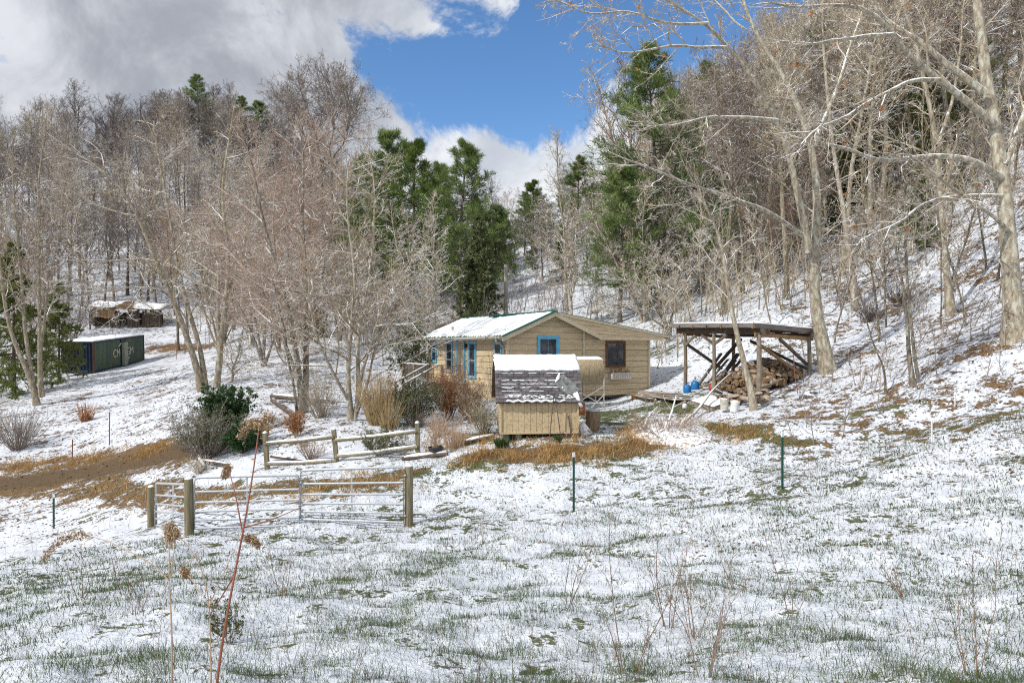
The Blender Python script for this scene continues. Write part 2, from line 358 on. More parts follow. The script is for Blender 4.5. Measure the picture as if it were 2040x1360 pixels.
def ground_mat():
    m = bpy.data.materials.new('snowy_ground'); m.use_nodes = True; t = NT(m.node_tree)
    pos = t.new('ShaderNodeNewGeometry').outputs['Position']
    a = t.new('ShaderNodeAttribute', attribute_name='mask'); sp = t.new('ShaderNodeSeparateColor', {0: a.outputs['Color']})
    bare, brown, road = sp.outputs[0], sp.outputs[1], sp.outputs[2]
    n_big = t.noise(pos, 0.45, 4, 0.6)
    n_mid = t.noise(pos, 2.6, 6, 0.68, 0.4)
    n_fine = t.noise(pos, 13, 4, 0.7)
    f = t.math('MULTIPLY_ADD', n_mid, 2.1, t.math('MULTIPLY', n_fine, 1.3))
    f = t.math('MULTIPLY_ADD', n_big, 1.1, f)
    f = t.math('SUBTRACT', f, 2.25)
    f = t.math('MULTIPLY_ADD', bare, 1.0, f)
    melt = t.ramp(f, 0.38, 0.54)
    melt = t.math('MAXIMUM', melt, road)
    green = t.mix(t.ramp(n_fine, 0.35, 0.65), (0.04, 0.06, 0.022), (0.13, 0.14, 0.06))
    brn = t.mix(t.ramp(t.noise(pos, 17, 5, 0.7), 0.35, 0.65), (0.07, 0.045, 0.027), (0.25, 0.155, 0.075))
    soil = t.mix(t.ramp(t.math('MULTIPLY_ADD', n_mid, 0.9, brown), 0.75, 1.15), green, brn)
    rd = t.mix(t.ramp(t.noise(pos, 24, 5, 0.75), 0.3, 0.7), (0.055, 0.038, 0.025), (0.165, 0.115, 0.068))
    soil = t.mix(road, soil, rd)
    snow = t.mix(t.ramp(n_mid, 0.3, 0.7), (0.57, 0.61, 0.69), (0.73, 0.76, 0.82))
    base = t.mix(melt, snow, soil)
    hgt = t.math('MULTIPLY_ADD', melt, -0.9, t.math('MULTIPLY_ADD', n_fine, 0.5, n_mid))
    bn = t.new('ShaderNodeBump', {'Height': hgt, 'Strength': 0.75, 'Distance': 0.09})
    b = t.new('ShaderNodeBsdfPrincipled', {'Base Color': base, 'Roughness': t.ramp(melt, 0, 1, 0.55, 0.95), 'Specular IOR Level': 0.15, 'Normal': bn.outputs[0]})
    t.new('ShaderNodeOutputMaterial', {'Surface': b.outputs[0]}); return m

# ------------------------------------------------------------------ ground sheet
def dist_poly(x, y, pts):
    d = np.full(x.shape, 1e9)
    for a, b in zip(pts[:-1], pts[1:]):
        vx, vy = b.x - a.x, b.y - a.y; L2 = vx * vx + vy * vy + 1e-9
        t = np.clip(((x - a.x) * vx + (y - a.y) * vy) / L2, 0, 1)
        d = np.minimum(d, np.hypot(x - a.x - t * vx, y - a.y - t * vy))
    return d
ROAD = [G(*p) for p in ((-260, 990), (-60, 972), (80, 955), (200, 932), (330, 905), (420, 885))]
STRIPS = [  # photo points, half width (m), bareness, brownness
 ([(-40, 980), (120, 982), (330, 980), (470, 980), (600, 970), (720, 962), (810, 948)], 0.75, 0.85, 0.62),
 ([(220, 1003), (330, 1008), (480, 1000), (620, 1002)], 0.3, 0.6, 0.75),
 ([(560, 1000), (700, 990), (820, 965)], 0.35, 0.55, 0.5),
 ([(950, 925), (1030, 905), (1120, 905), (1220, 900), (1330, 878)], 0.75, 1.0, 0.85),
 ([(830, 960), (900, 945), (980, 935)], 0.5, 0.5, 0.2),
 ([(1205, 835), (1250, 822), (1330, 812)], 1.5, 0.85, 0.12),
 ([(1390, 848), (1470, 852), (1540, 870), (1600, 880)], 0.4, 0.95, 0.45),
 ([(1640, 845), (1730, 822), (1830, 812)], 0.35, 0.55, 0.35),
 ([(1740, 870), (1850, 858), (1960, 835), (2100, 800)], 0.35, 0.6, 0.45),
 ([(1880, 790), (1960, 770), (2080, 735)], 0.4, 0.5, 0.9),
 ([(280, 700), (330, 690), (420, 690)], 1.6, 0.85, 1.0),
 ([(-40, 935), (100, 922), (230, 905), (310, 890)], 0.7, 0.75, 1.0),
 ([(0, 850), (60, 862), (130, 870)], 1.2, 0.4, 0.7),
 ([(1900, 640), (1870, 655)], 0.5, 0.9, 1.0), ([(2000, 690), (1950, 700)], 0.5, 0.9, 1.0),
 ([(1310, 700), (1350, 690)], 2.0, 0.45, 0.15),
 ([(930, 870), (980, 880), (1160, 876)], 0.35, 0.7, 0.6),
 ([(780, 640), (900, 645)], 3.0, 0.7, 1.0),
 ([(900, 1010), (960, 1035)], 0.35, 0.42, 0.0), ([(560, 1215), (640, 1210)], 0.12, 0.45, 0.4), ([(860, 1310), (900, 1330)], 0.12, 0.5, 0.5),
]
STRIPS = [([G(*p) for p in pp], hw, b, br) for pp, hw, b, br in STRIPS]
def masks(x, y):
    r = np.hypot(x, y); th = np.degrees(np.arctan2(x, y))
    wob = (vnoise(x * 1.3, y * 1.3, 5) - 0.5) * 0.9 + (vnoise(x * 4.5, y * 4.5, 6) - 0.5) * 0.5
    bare = np.full(x.shape, 0.15); brown = np.full(x.shape, 0.12)
    # leaf litter shows through more on the slopes; the open field keeps its snow
    right = np.clip((th - 14) / 10, 0, 1) * np.clip((r - 13) / 8, 0, 1)
    left = np.clip((-th - 8) / 8, 0, 1) * np.clip((r - 22) / 6, 0, 1) * np.clip((60 - r) / 12, 0, 1)
    bare += 0.17 * right + 0.12 * left; brown += 0.5 * right + 0.5 * left
    far = np.clip((r - 40) / 20, 0, 1); bare += 0.13 * far; brown += 0.6 * far
    yard = np.exp(-((x - 0) / 9) ** 2 - ((y - 24) / 5) ** 2); bare += 0.16 * yard; brown += 0.25 * yard
    mid = np.clip((r - 11) / 5, 0, 1) * np.clip((24 - r) / 5, 0, 1); bare += 0.08 * mid
    for pts, hw, b, br in STRIPS:
        b = b * 0.8; hw = hw * 0.85
        d = dist_poly(x, y, pts) + wob * hw * 1.1
        k = np.clip(1.5 - d / hw, 0, 1); k = k * k * (3 - 2 * k)
        bare = np.maximum(bare, b * k + bare * (1 - k)); brown = brown * (1 - k) + br * k
    d = dist_poly(x, y, ROAD) + wob * 0.5
    road = np.clip((1.25 - d) / 0.35, 0, 1)
    bare = np.clip(bare + 0.35 * np.clip((1.9 - d) / 0.6, 0, 1), 0, 1.3)
    return bare, np.clip(brown, 0, 1), road

def bumpz(x, y):
    r = np.hypot(x, y); k = np.clip((45 - r) / 30, 0, 1)
    n = (vnoise(x * 0.9, y * 0.9, 1) - 0.5) * 0.18 + (vnoise(x * 2.3, y * 2.3, 2) - 0.5) * 0.10 + (vnoise(x * 6, y * 6, 3) - 0.5) * 0.03 + (vnoise(x * 13, y * 13, 4) - 0.5) * 0.012
    rd = np.clip((dist_poly(x, y, ROAD) - 1.0) / 1.5, 0.15, 1)
    return n * k * rd

def build_ground():
    th = np.radians(np.concatenate([np.arange(-180, -43, 4.0), np.linspace(-43, 43, 760), np.arange(47, 181, 4.0)]))
    th[-1] = math.pi
    r = np.concatenate([[0.01, 1.0, 2.0, 3.0], np.exp(np.linspace(math.log(3.6), math.log(190), 520)), [210, 250, 320, 500, 900]])
    T, R = np.meshgrid(th, r); x = (R * np.sin(T)).ravel(); y = (R * np.cos(T)).ravel()
    z = ground(x, y) + bumpz(x, y)
    rb = R.ravel()
    nt, nr = len(th), len(r); idx = np.arange(nt * nr).reshape(nr, nt)
    Q = np.stack([idx[:-1, :-1], idx[:-1, 1:], idx[1:, 1:], idx[1:, :-1]], -1).reshape(-1, 4)[:, ::-1]
    g = Geo(); g.add(np.stack([x, y, z], 1), Q)
    o = g.build('ground', ground_mat(), smooth=True)
    bare, brown, road = masks(x, y)
    ca = o.data.color_attributes.new('mask', 'FLOAT_COLOR', 'POINT')
    ca.data.foreach_set('color', np.stack([bare, brown, road, np.ones_like(x)], 1).astype(np.float32).ravel())
    tag(o, 'snow covered field and hillsides with grass and leaf litter showing through', kind='structure')
build_ground()
def gs(x, y): return float(ground([x], [y])[0] + bumpz(np.array([float(x)]), np.array([float(y)]))[0])

# ------------------------------------------------------------------ vegetation generators
def resample(pts, K):
    pts = np.array([tuple(p) for p in pts], float); seg = np.linalg.norm(np.diff(pts, axis=0), axis=1); s = np.concatenate([[0], np.cumsum(seg)])
    # smooth through the points
    t = np.linspace(0, s[-1], K)
    out = np.stack([np.interp(t, s, pts[:, i]) for i in range(3)], 1)
    for _ in range(2): out[1:-1] = out[1:-1] * 0.5 + (out[:-2] + out[2:]) * 0.25
    return out
def spawn(pp, pr, m, t0, t1, ang, lr, K, up, wob, rng, rmin, rr=0.012, tdec=0.6, absl=None):
    B, K0, _ = pp.shape
    if B == 0: return np.zeros((0, K, 3)), np.zeros((0, K))
    t = t0 + (t1 - t0) * (np.arange(m)[None] + rng.random((B, m))) / m
    f = t * (K0 - 1); i = np.minimum(f.astype(int), K0 - 2); fr = (f - i)[..., None]
    bi = np.arange(B)[:, None]
    a = pp[bi, i]; b = pp[bi, i + 1]; pos = a + (b - a) * fr; tan = b - a; tan /= np.linalg.norm(tan, axis=-1, keepdims=True) + 1e-9
    rad = pr[bi, i] * (1 - fr[..., 0]) + pr[bi, i + 1] * fr[..., 0]
    ref = np.where(np.abs(tan[..., 2:3]) < 0.9, np.array([0, 0, 1.]), np.array([1., 0, 0]))
    u = np.cross(tan, ref); u /= np.linalg.norm(u, axis=-1, keepdims=True) + 1e-9; v = np.cross(tan, u)
    az = rng.random((B, 1)) * 6.28 + np.arange(m)[None] * 2.4 + rng.normal(0, 0.4, (B, m))
    an = np.radians(rng.uniform(ang[0], ang[1], (B, m)))
    d = tan * np.cos(an)[..., None] + (u * np.cos(az)[..., None] + v * np.sin(az)[..., None]) * np.sin(an)[..., None]
    plen = np.linalg.norm(np.diff(pp, axis=1), axis=2).sum(1)[:, None]
    L = (plen if absl is None else absl) * lr * (1 - tdec * (t - t0) / (t1 - t0 + 1e-6)) * rng.uniform(0.6, 1.25, (B, m))
    r0 = np.maximum(np.minimum(rad * 0.62, rr * L + rmin), rmin)
    P_ = pos.reshape(-1, 3); D = d.reshape(-1, 3); Lf = L.reshape(-1, 1); n = len(P_)
    out = np.empty((n, K, 3)); out[:, 0] = P_
    for k in range(1, K):
        D = D + rng.normal(0, wob, (n, 3)); D[:, 2] += up
        D /= np.linalg.norm(D, axis=1, keepdims=True)
        out[:, k] = out[:, k - 1] + D * Lf / (K - 1)
    rads = r0.reshape(-1, 1) * np.linspace(1, 0.35, K)[None]
    rads = np.maximum(rads, rmin * 0.7)
    return out, rads

def crown_geo(stems, rads, rng, n1, n2, n3, n4, lr1=0.35, rmin=0.008, t0=0.35, up=0.06, ang1=(30, 60), spreadL=None, k1=7, wob=0.13, lr2=0.42):
    g = Geo(); L1 = spawn(stems, rads, n1, t0, 0.98, ang1, lr1, k1, up, wob, rng, rmin * 2.0, 0.009, 0.55, absl=spreadL)
    g.tubes(*L1, 5)
    L2 = spawn(*L1, n2, 0.15, 1.0, (25, 60), lr2, 5, up * 0.6, wob, rng, rmin * 1.3, 0.006, 0.5); g.tubes(*L2, 4)
    L3 = spawn(*L2, n3, 0.15, 1.0, (25, 60), 0.5, 4, up * 0.5, wob * 1.1, rng, rmin, 0.004, 0.4); g.tubes(*L3, 3)
    if n4:
        L4 = spawn(*L3, n4, 0.2, 1.0, (25, 60), 0.6, 3, up * 0.4, wob * 1.1, rng, rmin * 0.8, 0.003, 0.3); g.tubes(*L4, 3)
    T = spawn(stems, rads, 5, 0.85, 1.0, (10, 35), 0.16, 5, up, wob, rng, rmin * 1.5, 0.012, 0.3, absl=spreadL); g.tubes(*T, 4)
    T2 = spawn(*T, 8, 0.2, 1.0, (25, 55), 0.45, 4, up, wob, rng, rmin, 0.008); g.tubes(*T2, 3)
    return g, L1, L2, L3

def trunk_radii(K, r0, rend, flare=1.35):
    t = np.linspace(0, 1, K); r = r0 + (rend - r0) * t ** 0.9
    r[0] *= flare; return r
def wob_stem(rng, H, r0, K=14, lean=(0, 0), wob=0.03, rend=0.03):
    p = np.zeros((K, 3)); d = np.array([lean[0], lean[1], 1.0])
    for k in range(1, K):
        d = d + rng.normal(0, wob, 3) * np.array([1, 1, 0.2]); d[2] = max(d[2], 0.6); dd = d / np.linalg.norm(d)
        p[k] = p[k - 1] + dd * H / (K - 1)
    p[0, 2] = -0.5
    return p, trunk_radii(K, r0, rend)

def make_forest_proto(seed, H, r0, kind):
    rng = np.random.default_rng(seed)
    st, rd = wob_stem(rng, H, r0, wob=0.035)
    st = st[None]; rd = rd[None]
    tg = Geo().tubes(st, rd, 8)
    if kind == 'tall':   cg = crown_geo(st, rd, rng, 26, 8, 6, 3, lr1=0.30, rmin=0.012, t0=0.42, up=0.07, ang1=(28, 62))[0]
    elif kind == 'broad': cg = crown_geo(st, rd, rng, 28, 9, 6, 3, lr1=0.42, rmin=0.013, t0=0.22, up=0.06, ang1=(35, 65))[0]
    elif kind == 'vase':
        ns = 5; S = []; Rr = []
        for i in range(ns):
            a = i / ns * 6.28 + rng.random(); l = rng.uniform(0.15, 0.4)
            s_, r_ = wob_stem(rng, H * rng.uniform(0.8, 1), r0 * 0.7, lean=(math.cos(a) * l, math.sin(a) * l), wob=0.05); s_[0, 2] = -0.3; S.append(s_); Rr.append(r_)
        st = np.array(S); rd = np.array(Rr); tg = Geo().tubes(st, rd, 7)
        cg = crown_geo(st, rd, rng, 13, 7, 6, 3, lr1=0.34, rmin=0.011, t0=0.22, up=0.05, ang1=(30, 55))[0]
    elif kind == 'sapling': cg = crown_geo(st, rd, rng, 16, 5, 3, 0, lr1=0.28, rmin=0.007, t0=0.25, up=0.08, ang1=(30, 60))[0]
    return tg, cg

def blades(pos, dr, n, length, width, rng, spread=0.8, wide=False):
    """needle/leaf faces: pos (N,3), dr (N,3) -> V, T, tone"""
    N = len(pos); p = np.repeat(pos, n, 0); d = np.repeat(dr, n, 0) + rng.normal(0, spread, (N * n, 3)); d /= np.linalg.norm(d, axis=1, keepdims=True) + 1e-9
    p = p + rng.normal(0, length * 0.25, p.shape)
    ref = rng.normal(0, 1, d.shape); s_ = np.cross(d, ref); s_ /= np.linalg.norm(s_, axis=1, keepdims=True) + 1e-9
    L = length * rng.uniform(0.6, 1.3, (N * n, 1)); W = width * rng.uniform(0.7, 1.3, (N * n, 1))
    tone = np.repeat(rng.random(N), n)
    if wide:
        V = np.stack([p, p + d * L * 0.5 + s_ * W, p + d * L, p + d * L * 0.5 - s_ * W], 1)
        Fc = np.arange(N * n * 4).reshape(-1, 4); return V.reshape(-1, 3), Fc, np.repeat(tone, 4)
    V = np.stack([p - s_ * W, p + s_ * W, p + d * L], 1)
    return V.reshape(-1, 3), np.arange(N * n * 3).reshape(-1, 3), np.repeat(tone, 3)

def make_conifer(seed, H, R, r0, base=0.15, kind='pine', dens=1.0):
    rng = np.random.default_rng(seed)
    st, rd = wob_stem(rng, H, r0, K=16, wob=0.012, rend=0.025); st = st[None]; rd = rd[None]
    tg = Geo().tubes(st, rd, 8)
    cg = Geo(); B = []; RB = []
    nb = int((64 if kind == 'pine' else 120) * dens * H / 14)
    for i in range(nb):
        t = base + (0.985 - base) * (i + rng.random()) / nb
        c = st[0][int(t * 15)] * (1 - (t * 15) % 1) + st[0][min(15, int(t * 15) + 1)] * ((t * 15) % 1)
        a = rng.random() * 6.28
        if kind == 'pine': l = R * (1 - t) ** 0.62 * rng.uniform(0.55, 1.15) * (0.75 + 0.25 * min(1, (t - base) / 0.12)); el = rng.uniform(-0.05, 0.25) + 0.75 * max(0, t - 0.55) * 1.6; crv = 0.06
        else: l = R * (1 - t) ** 0.85 * rng.uniform(0.8, 1.12) + 0.1; el = rng.uniform(-0.35, -0.1) + 0.6 * max(0, t - 0.6) * 2; crv = 0.05
        d = np.array([math.cos(a), math.sin(a), el]); d /= np.linalg.norm(d); p = [c]
        for k in range(5):
            d = d + rng.normal(0, 0.07, 3); d[2] += crv; d /= np.linalg.norm(d); p.append(p[-1] + d * l / 5)
        B.append(p); RB.append(np.linspace(0.02 + 0.012 * l, 0.012, 6))
    B = np.array(B); RB = np.array(RB)
    tg.tubes(B, RB, 4)
    if kind == 'pine':
        S1 = spawn(B, RB, 7, 0.22, 1.0, (30, 65), 0.36, 4, 0.07, 0.1, rng, 0.008)
        for S, m_, n_ in ((S1, 3, 9), ((B, RB), 4, 8)):
            pp = S[0]; k = pp.shape[1]
            tt = np.linspace(0.35, 1, m_); f = tt * (k - 1); i0 = np.minimum(f.astype(int), k - 2); fr = (f - i0)[None, :, None]
            pos = pp[:, i0] * (1 - fr) + pp[:, i0 + 1] * fr; dr = pp[:, i0 + 1] - pp[:, i0]; dr /= np.linalg.norm(dr, axis=-1, keepdims=True)
            dr = dr + np.array([0, 0, 0.5])
            cg.add(*blades(pos.reshape(-1, 3), dr.reshape(-1, 3), n_ + 3, 0.42, 0.022, rng, 0.65))
    else:
        S1 = spawn(B, RB, 9, 0.08, 1.0, (40, 70), 0.36, 4, -0.01, 0.08, rng, 0.006)
        for S, m_, n_ in ((S1, 5, 6), ((B, RB), 8, 6)):
            pp = S[0]; k = pp.shape[1]
            tt = np.linspace(0.15, 1, m_); f = tt * (k - 1); i0 = np.minimum(f.astype(int), k - 2); fr = (f - i0)[None, :, None]
            pos = pp[:, i0] * (1 - fr) + pp[:, i0 + 1] * fr; dr = pp[:, i0 + 1] - pp[:, i0]; dr /= np.linalg.norm(dr, axis=-1, keepdims=True)
            dr[..., 2] -= 0.05
            V, Fc, T = blades(pos.reshape(-1, 3), dr.reshape(-1, 3), n_ + 2, 0.26, 0.034, rng, 0.45); cg.add(V, Fc, T)
    return tg, cg

PROTO = {}
def proto(key, fn):
    tg, cg = fn; PROTO[key] = [tg, cg, None, {}]
def plant_tree(key, loc, mt, mc, label, group=None, name='bare_tree', cat='tree', s=1.0, rz=None, lean=(0, 0), parts=('trunk', 'crown')):
    """the first use of a kind builds its meshes; later ones copy the thing and its parts"""
    pr = PROTO[key]; ck = (mt.name, mc.name)
    root = empty(name, loc, label, cat, group=group)
    root.rotation_euler = (lean[0], lean[1], random.random() * 6.28 if rz is None else rz); root.scale = (s, s, s)
    if ck not in pr[3]:
        a = pr[0].build(parts[0], mt, root); b = pr[1].build(parts[1], mc, root)
        pr[3][ck] = (a, b)
    else:
        for o in pr[3][ck]:
            c = o.copy(); COL.objects.link(c); c.parent = root
    return root

random.seed(7)
for i in range(4): proto(f'tall{i}', make_forest_proto(100 + i, 17 + i, 0.17 + 0.02 * i, 'tall'))
for i in range(3): proto(f'broad{i}', make_forest_proto(200 + i, 14 + i, 0.2, 'broad'))
for i in range(3): proto(f'vase{i}', make_forest_proto(300 + i, 10 + i, 0.16, 'vase'))
for i in range(3): proto(f'sap{i}', make_forest_proto(400 + i, 7 + i, 0.05, 'sapling'))
for i in range(3): proto(f'pine{i}', make_conifer(500 + i, 18, 5.6 + 0.5 * i, 0.22, 0.08 + 0.06 * i, 'pine', 1.25))
proto('spruce', make_conifer(510, 11, 2.9, 0.16, 0.03, 'spruce', 1.5))
proto('hemlock', make_conifer(511, 12, 4.0, 0.16, 0.05, 'spruce', 0.62))

# ------------------------------------------------------------------ conifers
def conifer(key, px, py_top, Y, label, mt=m_bark_dark, mc=m_pine, Hp=18, name='pine_tree', group=None, rz=None, smin=0.3, fat=1.25):
    b = at(px, Y); top = P(px, py_top, Y).z; s = max(smin, (top - b.z) / Hp); b.z -= 0.1
    o = plant_tree(key, b, mt, mc, label, group, name, 'tree', s, rz)
    if key.startswith('pine'): o.scale = (s * fat, s * fat, s)
    return o
conifer('pine1', 775, 265, 76, 'green pine with pointed top, leftmost of the pines behind the cabin')
conifer('pine2', 822, 282, 72, 'green pine between the leftmost and the widest pine behind the cabin')
conifer('pine0', 915, 280, 66, 'widest bright green pine standing above the dark spruce behind the cabin')
conifer('pine1', 735, 315, 82, 'small half hidden pine at the left edge of the pine clump behind the cabin')
conifer('pine0', 868, 325, 82, 'dark pine filling the gap between the two big pines behind the cabin')
conifer('pine2', 985, 408, 68, 'lower rounded pine right of the widest pine behind the cabin')
conifer('spruce', 955, 425, 50, 'dark conical spruce dusted with snow directly behind the cabin roof', mc=m_spruce, Hp=11, name='spruce_tree')
conifer('pine0', 1310, 92, 50, 'tallest pine rising above the right end of the cabin', rz=1.0)
conifer('pine2', 1235, 330, 47, 'bright green pine with drooping tiers in front of the tallest pine', rz=2.0)
conifer('pine1', 1150, 312, 88, 'pine with narrow top left of the tallest pine')
conifer('pine2', 1062, 360, 92, 'distant pine in the valley gap right of the spruce')
conifer('pine1', 1400, 130, 70, 'pine partly behind bare branches right of the tallest pine')
k = 0
for px, py, Y in ((1560, 100, 78), (1500, 260, 80), (1640, 30, 80), (1730, 60, 74), (1850, 110, 78), (1960, -60, 80), (1450, 330, 88), (1780, -30, 100), (1920, 60, 92), (1605, 240, 92), (1690, 200, 64), (1840, 240, 60)):
    conifer(('pine0', 'pine1', 'pine2')[k % 3], px, py, Y, 'dark evergreen seen through bare trees on the right hillside', group='evergreens on the right hillside', mc=m_olive if k % 2 else m_pine); k += 1
conifer('hemlock', 1890, 250, 44, 'light green young hemlock on the steep slope left of the big far right tree', mc=m_olive, Hp=12, name='hemlock_tree')
conifer('hemlock', 1765, 350, 47, 'light green young hemlock beside the slender tree on the steep slope', mc=m_olive, Hp=12, name='hemlock_tree')
for px, py, Y in ((1560, 200, 54), (1660, 110, 56), (1760, 60, 54), (1860, 130, 50), (1950, 60, 52), (1450, 300, 58)):
    conifer(('pine0', 'pine1', 'pine2')[k % 3], px, py, Y, 'yellow green pine standing among the pale trees just above the right slope', group='pines just above the right slope', mc=m_olive); k += 1
for px, py, Y, lb in ((1700, 190, 52, 'yellow green hemlock high between the big forked tree and the far right trunk'), (1830, 330, 38, 'small yellow green hemlock just left of the straight grey tree'), (1590, 330, 62, 'yellow green hemlock seen through the fork of the big tree')):
    conifer('hemlock', px, py, Y, lb, mc=m_olive, Hp=12, name='hemlock_tree')
conifer('hemlock', 28, 478, 47, 'snow dusted hemlock at the left edge beside the shipping container', mc=m_olive, Hp=12, name='hemlock_tree')
conifer('hemlock', 118, 560, 52, 'smaller hemlock whose branches hang over the blue end of the container', mc=m_olive, Hp=12, name='hemlock_tree')
conifer('pine0', 398, 150, 166, 'largest dark pine standing on the left ridge line')
conifer('pine1', 478, 192, 163, 'pointed dark pine right of the largest pine on the left ridge')
conifer('pine2', 512, 200, 163, 'rightmost of the dark pines on the left ridge')
for px, py, Y in ((1005, 425, 88), (1045, 395, 98), (1090, 425, 92), (1180, 395, 98), (1225, 370, 92), (1275, 330, 94), (955, 395, 90), (890, 425, 84), (845, 435, 80), (700, 400, 98), (742, 420, 92), (655, 430, 98), (1130, 470, 80), (1390, 300, 96), (1340, 360, 84)):
    conifer(('pine0', 'pine1', 'pine2')[k % 3], px, py, Y, 'mid green pine in the wooded valley behind the cabin', group='pines in the valley behind the cabin', mc=m_olive if k % 3 == 1 else m_pine, smin=0.2); k += 1
for px, py, Y in ((420, 470, 100), (470, 560, 88), (600, 540, 80), (560, 590, 66), (700, 520, 78), (640, 600, 64), (850, 470, 84), (770, 480, 86), (1060, 470, 84), (1120, 450, 72), (1190, 430, 78)):
    conifer('hemlock', px, py, Y, 'young evergreen half hidden among bare trees behind the field', group='young evergreens among the bare trees', mc=m_olive if k % 2 else m_pine, Hp=12, name='young_evergreen', smin=0.2); k += 1

# ------------------------------------------------------------------ forest of bare trees
def scatter(n, pxr, Yr, mind, rng, cond=None):
    pts = []; tries = 0
    while len(pts) < n and tries < n * 60:
        tries += 1
        px = rng.uniform(*pxr); Y = math.exp(rng.uniform(math.log(Yr[0]), math.log(Yr[1])))
        x = (px - 1020) / F * Y
        if cond and not cond(px, Y, x): continue
        if all((x - a) ** 2 + (Y - b) ** 2 > mind * mind for a, b, _ in pts): pts.append((x, Y, px))
    return pts
rg = random.Random(11)
def forest(pts, keys, mts, mcs, label, group, srange=(0.85, 1.15), lean=0.04):
    for x, Y, px in pts:
        z = gz(x, Y)
        j = rg.randrange(len(mcs))
        plant_tree(rg.choice(keys), (x, Y, z - 0.1), mts[j % len(mts)], mcs[j], label, group, s=rg.uniform(*srange), rz=rg.random() * 6.28, lean=(rg.gauss(0, lean), rg.gauss(0, lean)))
random.seed(21)
RR = random.Random(5)
forest(scatter(62, (-180, 690), (78, 150), 3.6, RR), ['tall0', 'tall1', 'tall2', 'tall3'], [m_bark_grey, m_bark_dark], [m_twig_grey, m_twig_tan], 'tall slender bare tree rising from the snowy left hillside', 'bare trees on the left hillside', (0.8, 1.05))
forest(scatter(44, (-150, 640), (148, 172), 4.0, RR), ['broad0', 'broad1', 'broad2', 'tall1'], [m_bark_dark], [m_twig_dark], 'dark bare tree on the crest of the left ridge', 'bare trees on the left ridge', (0.8, 1.1))
forest(scatter(16, (40, 700), (62, 80), 4.2, RR, lambda px, Y, x: not (150 < px < 350 and Y < 84)), ['tall0', 'broad1', 'vase0', 'sap1'], [m_bark_grey, m_bark_grey], [m_twig_grey, m_twig_red], 'bare tree at the foot of the left hillside beyond the field', 'bare trees at the foot of the left hill', (0.75, 1.0))
forest(scatter(12, (430, 720), (46, 70), 4.0, RR), ['vase0', 'vase1', 'tall0', 'vase2'], [m_bark_grey, m_bark_tan], [m_twig_red, m_twig_tan], 'bare tree standing behind the field left of the cabin', 'bare trees behind the field left of the cabin', (0.7, 0.95))
forest(scatter(12, (700, 900), (44, 66), 2.6, RR), ['vase0', 'vase1', 'sap2'], [m_bark_grey, m_bark_tan], [m_twig_red, m_twig_tan], 'low bushy bare tree in front of the pines left of the cabin', 'low bare trees in front of the pines', (0.45, 0.65))
forest(scatter(30, (820, 1300), (56, 120), 3.6, RR, lambda px, Y, x: not (720 < px < 1015 and Y < 80)), ['tall0', 'tall2', 'broad0', 'broad2'], [m_bark_grey, m_bark_tan], [m_twig_grey, m_twig_tan], 'bare tree in the wooded valley behind the cabin', 'bare trees in the valley behind the cabin', (0.4, 0.62))
forest(scatter(12, (700, 1250), (120, 178), 6, RR), ['broad0', 'tall1'], [m_bark_dark], [m_twig_dark], 'distant bare tree on the far end of the valley', 'distant bare trees at the valley end', (0.45, 0.6))
forest(scatter(58, (1260, 2150), (38, 66), 2.3, RR, lambda px, Y, x: Y > 38 + max(0, (1500 - px)) * 0.02), ['tall0', 'tall1', 'tall2', 'tall3', 'sap2'], [m_bark_grey, m_bark_tan], [m_twig_grey, m_twig_tan], 'slender pale bare tree in the woods on the right slope', 'slender bare trees on the right slope', (0.7, 1.05), 0.05)
forest(scatter(36, (1280, 2250), (66, 120), 3.4, RR), ['tall1', 'tall2', 'broad0', 'broad1'], [m_bark_grey, m_bark_dark], [m_twig_grey, m_twig_tan], 'bare tree high in the woods above the right slope', 'bare trees high above the right slope', (0.85, 1.15))
forest(scatter(26, (1500, 2080), (24, 40), 1.6, RR, lambda px, Y, x: Y > 30 - (px - 1640) * 0.02 and not (px < 1660 and Y < 33)), ['sap0', 'sap1', 'sap2'], [m_bark_grey], [m_twig_grey, m_twig_tan], 'thin bare sapling on the steep right slope', 'saplings on the right slope', (0.5, 0.95), 0.12)
forest(scatter(14, (1270, 1640), (40, 54), 2.0, RR), ['vase1', 'vase2', 'sap0'], [m_bark_tan, m_bark_tan], [m_twig_tan, m_twig_red], 'bushy many stemmed bare tree behind the open pole shed', 'bushy bare trees behind the pole shed', (0.5, 0.8), 0.08)

def woods_mass(name, label, areas, mat, seed):
    """the trees beyond the individually built ones: one mass of small far crowns"""
    rng = np.random.default_rng(seed); r2 = random.Random(seed); lib = []
    for i in range(4):
        st, rd = wob_stem(rng, 15, 0.16, wob=0.04); st = st[None]; rd = rd[None]
        cg = crown_geo(st, rd, rng, 22, 7, 5, 0, lr1=0.36, rmin=0.022, t0=0.25, up=0.07)[0]; cg.tubes(st, rd, 5)
        lib.append((np.concatenate(cg.V), cg.F))
    g = Geo()
    for n, pxr, Yr, md, sr in areas:
        for x, Y, px in scatter(n, pxr, Yr, md, r2):
            V, Fl = lib[r2.randrange(4)]; a = r2.random() * 6.28; s_ = r2.uniform(*sr); c, sn_ = math.cos(a) * s_, math.sin(a) * s_
            W = np.stack([V[:, 0] * c - V[:, 1] * sn_ + x, V[:, 0] * sn_ + V[:, 1] * c + Y, V[:, 2] * s_ + gz(x, Y)], 1)
            b = g.n; g.V.append(W.astype(np.float32)); g.A.append(np.zeros(len(W), np.float32)); g.n += len(W)
            for f in Fl: g.F.append(f + b)
    return tag(g.build(name, mat), label, name.replace('_', ' '), kind='stuff')
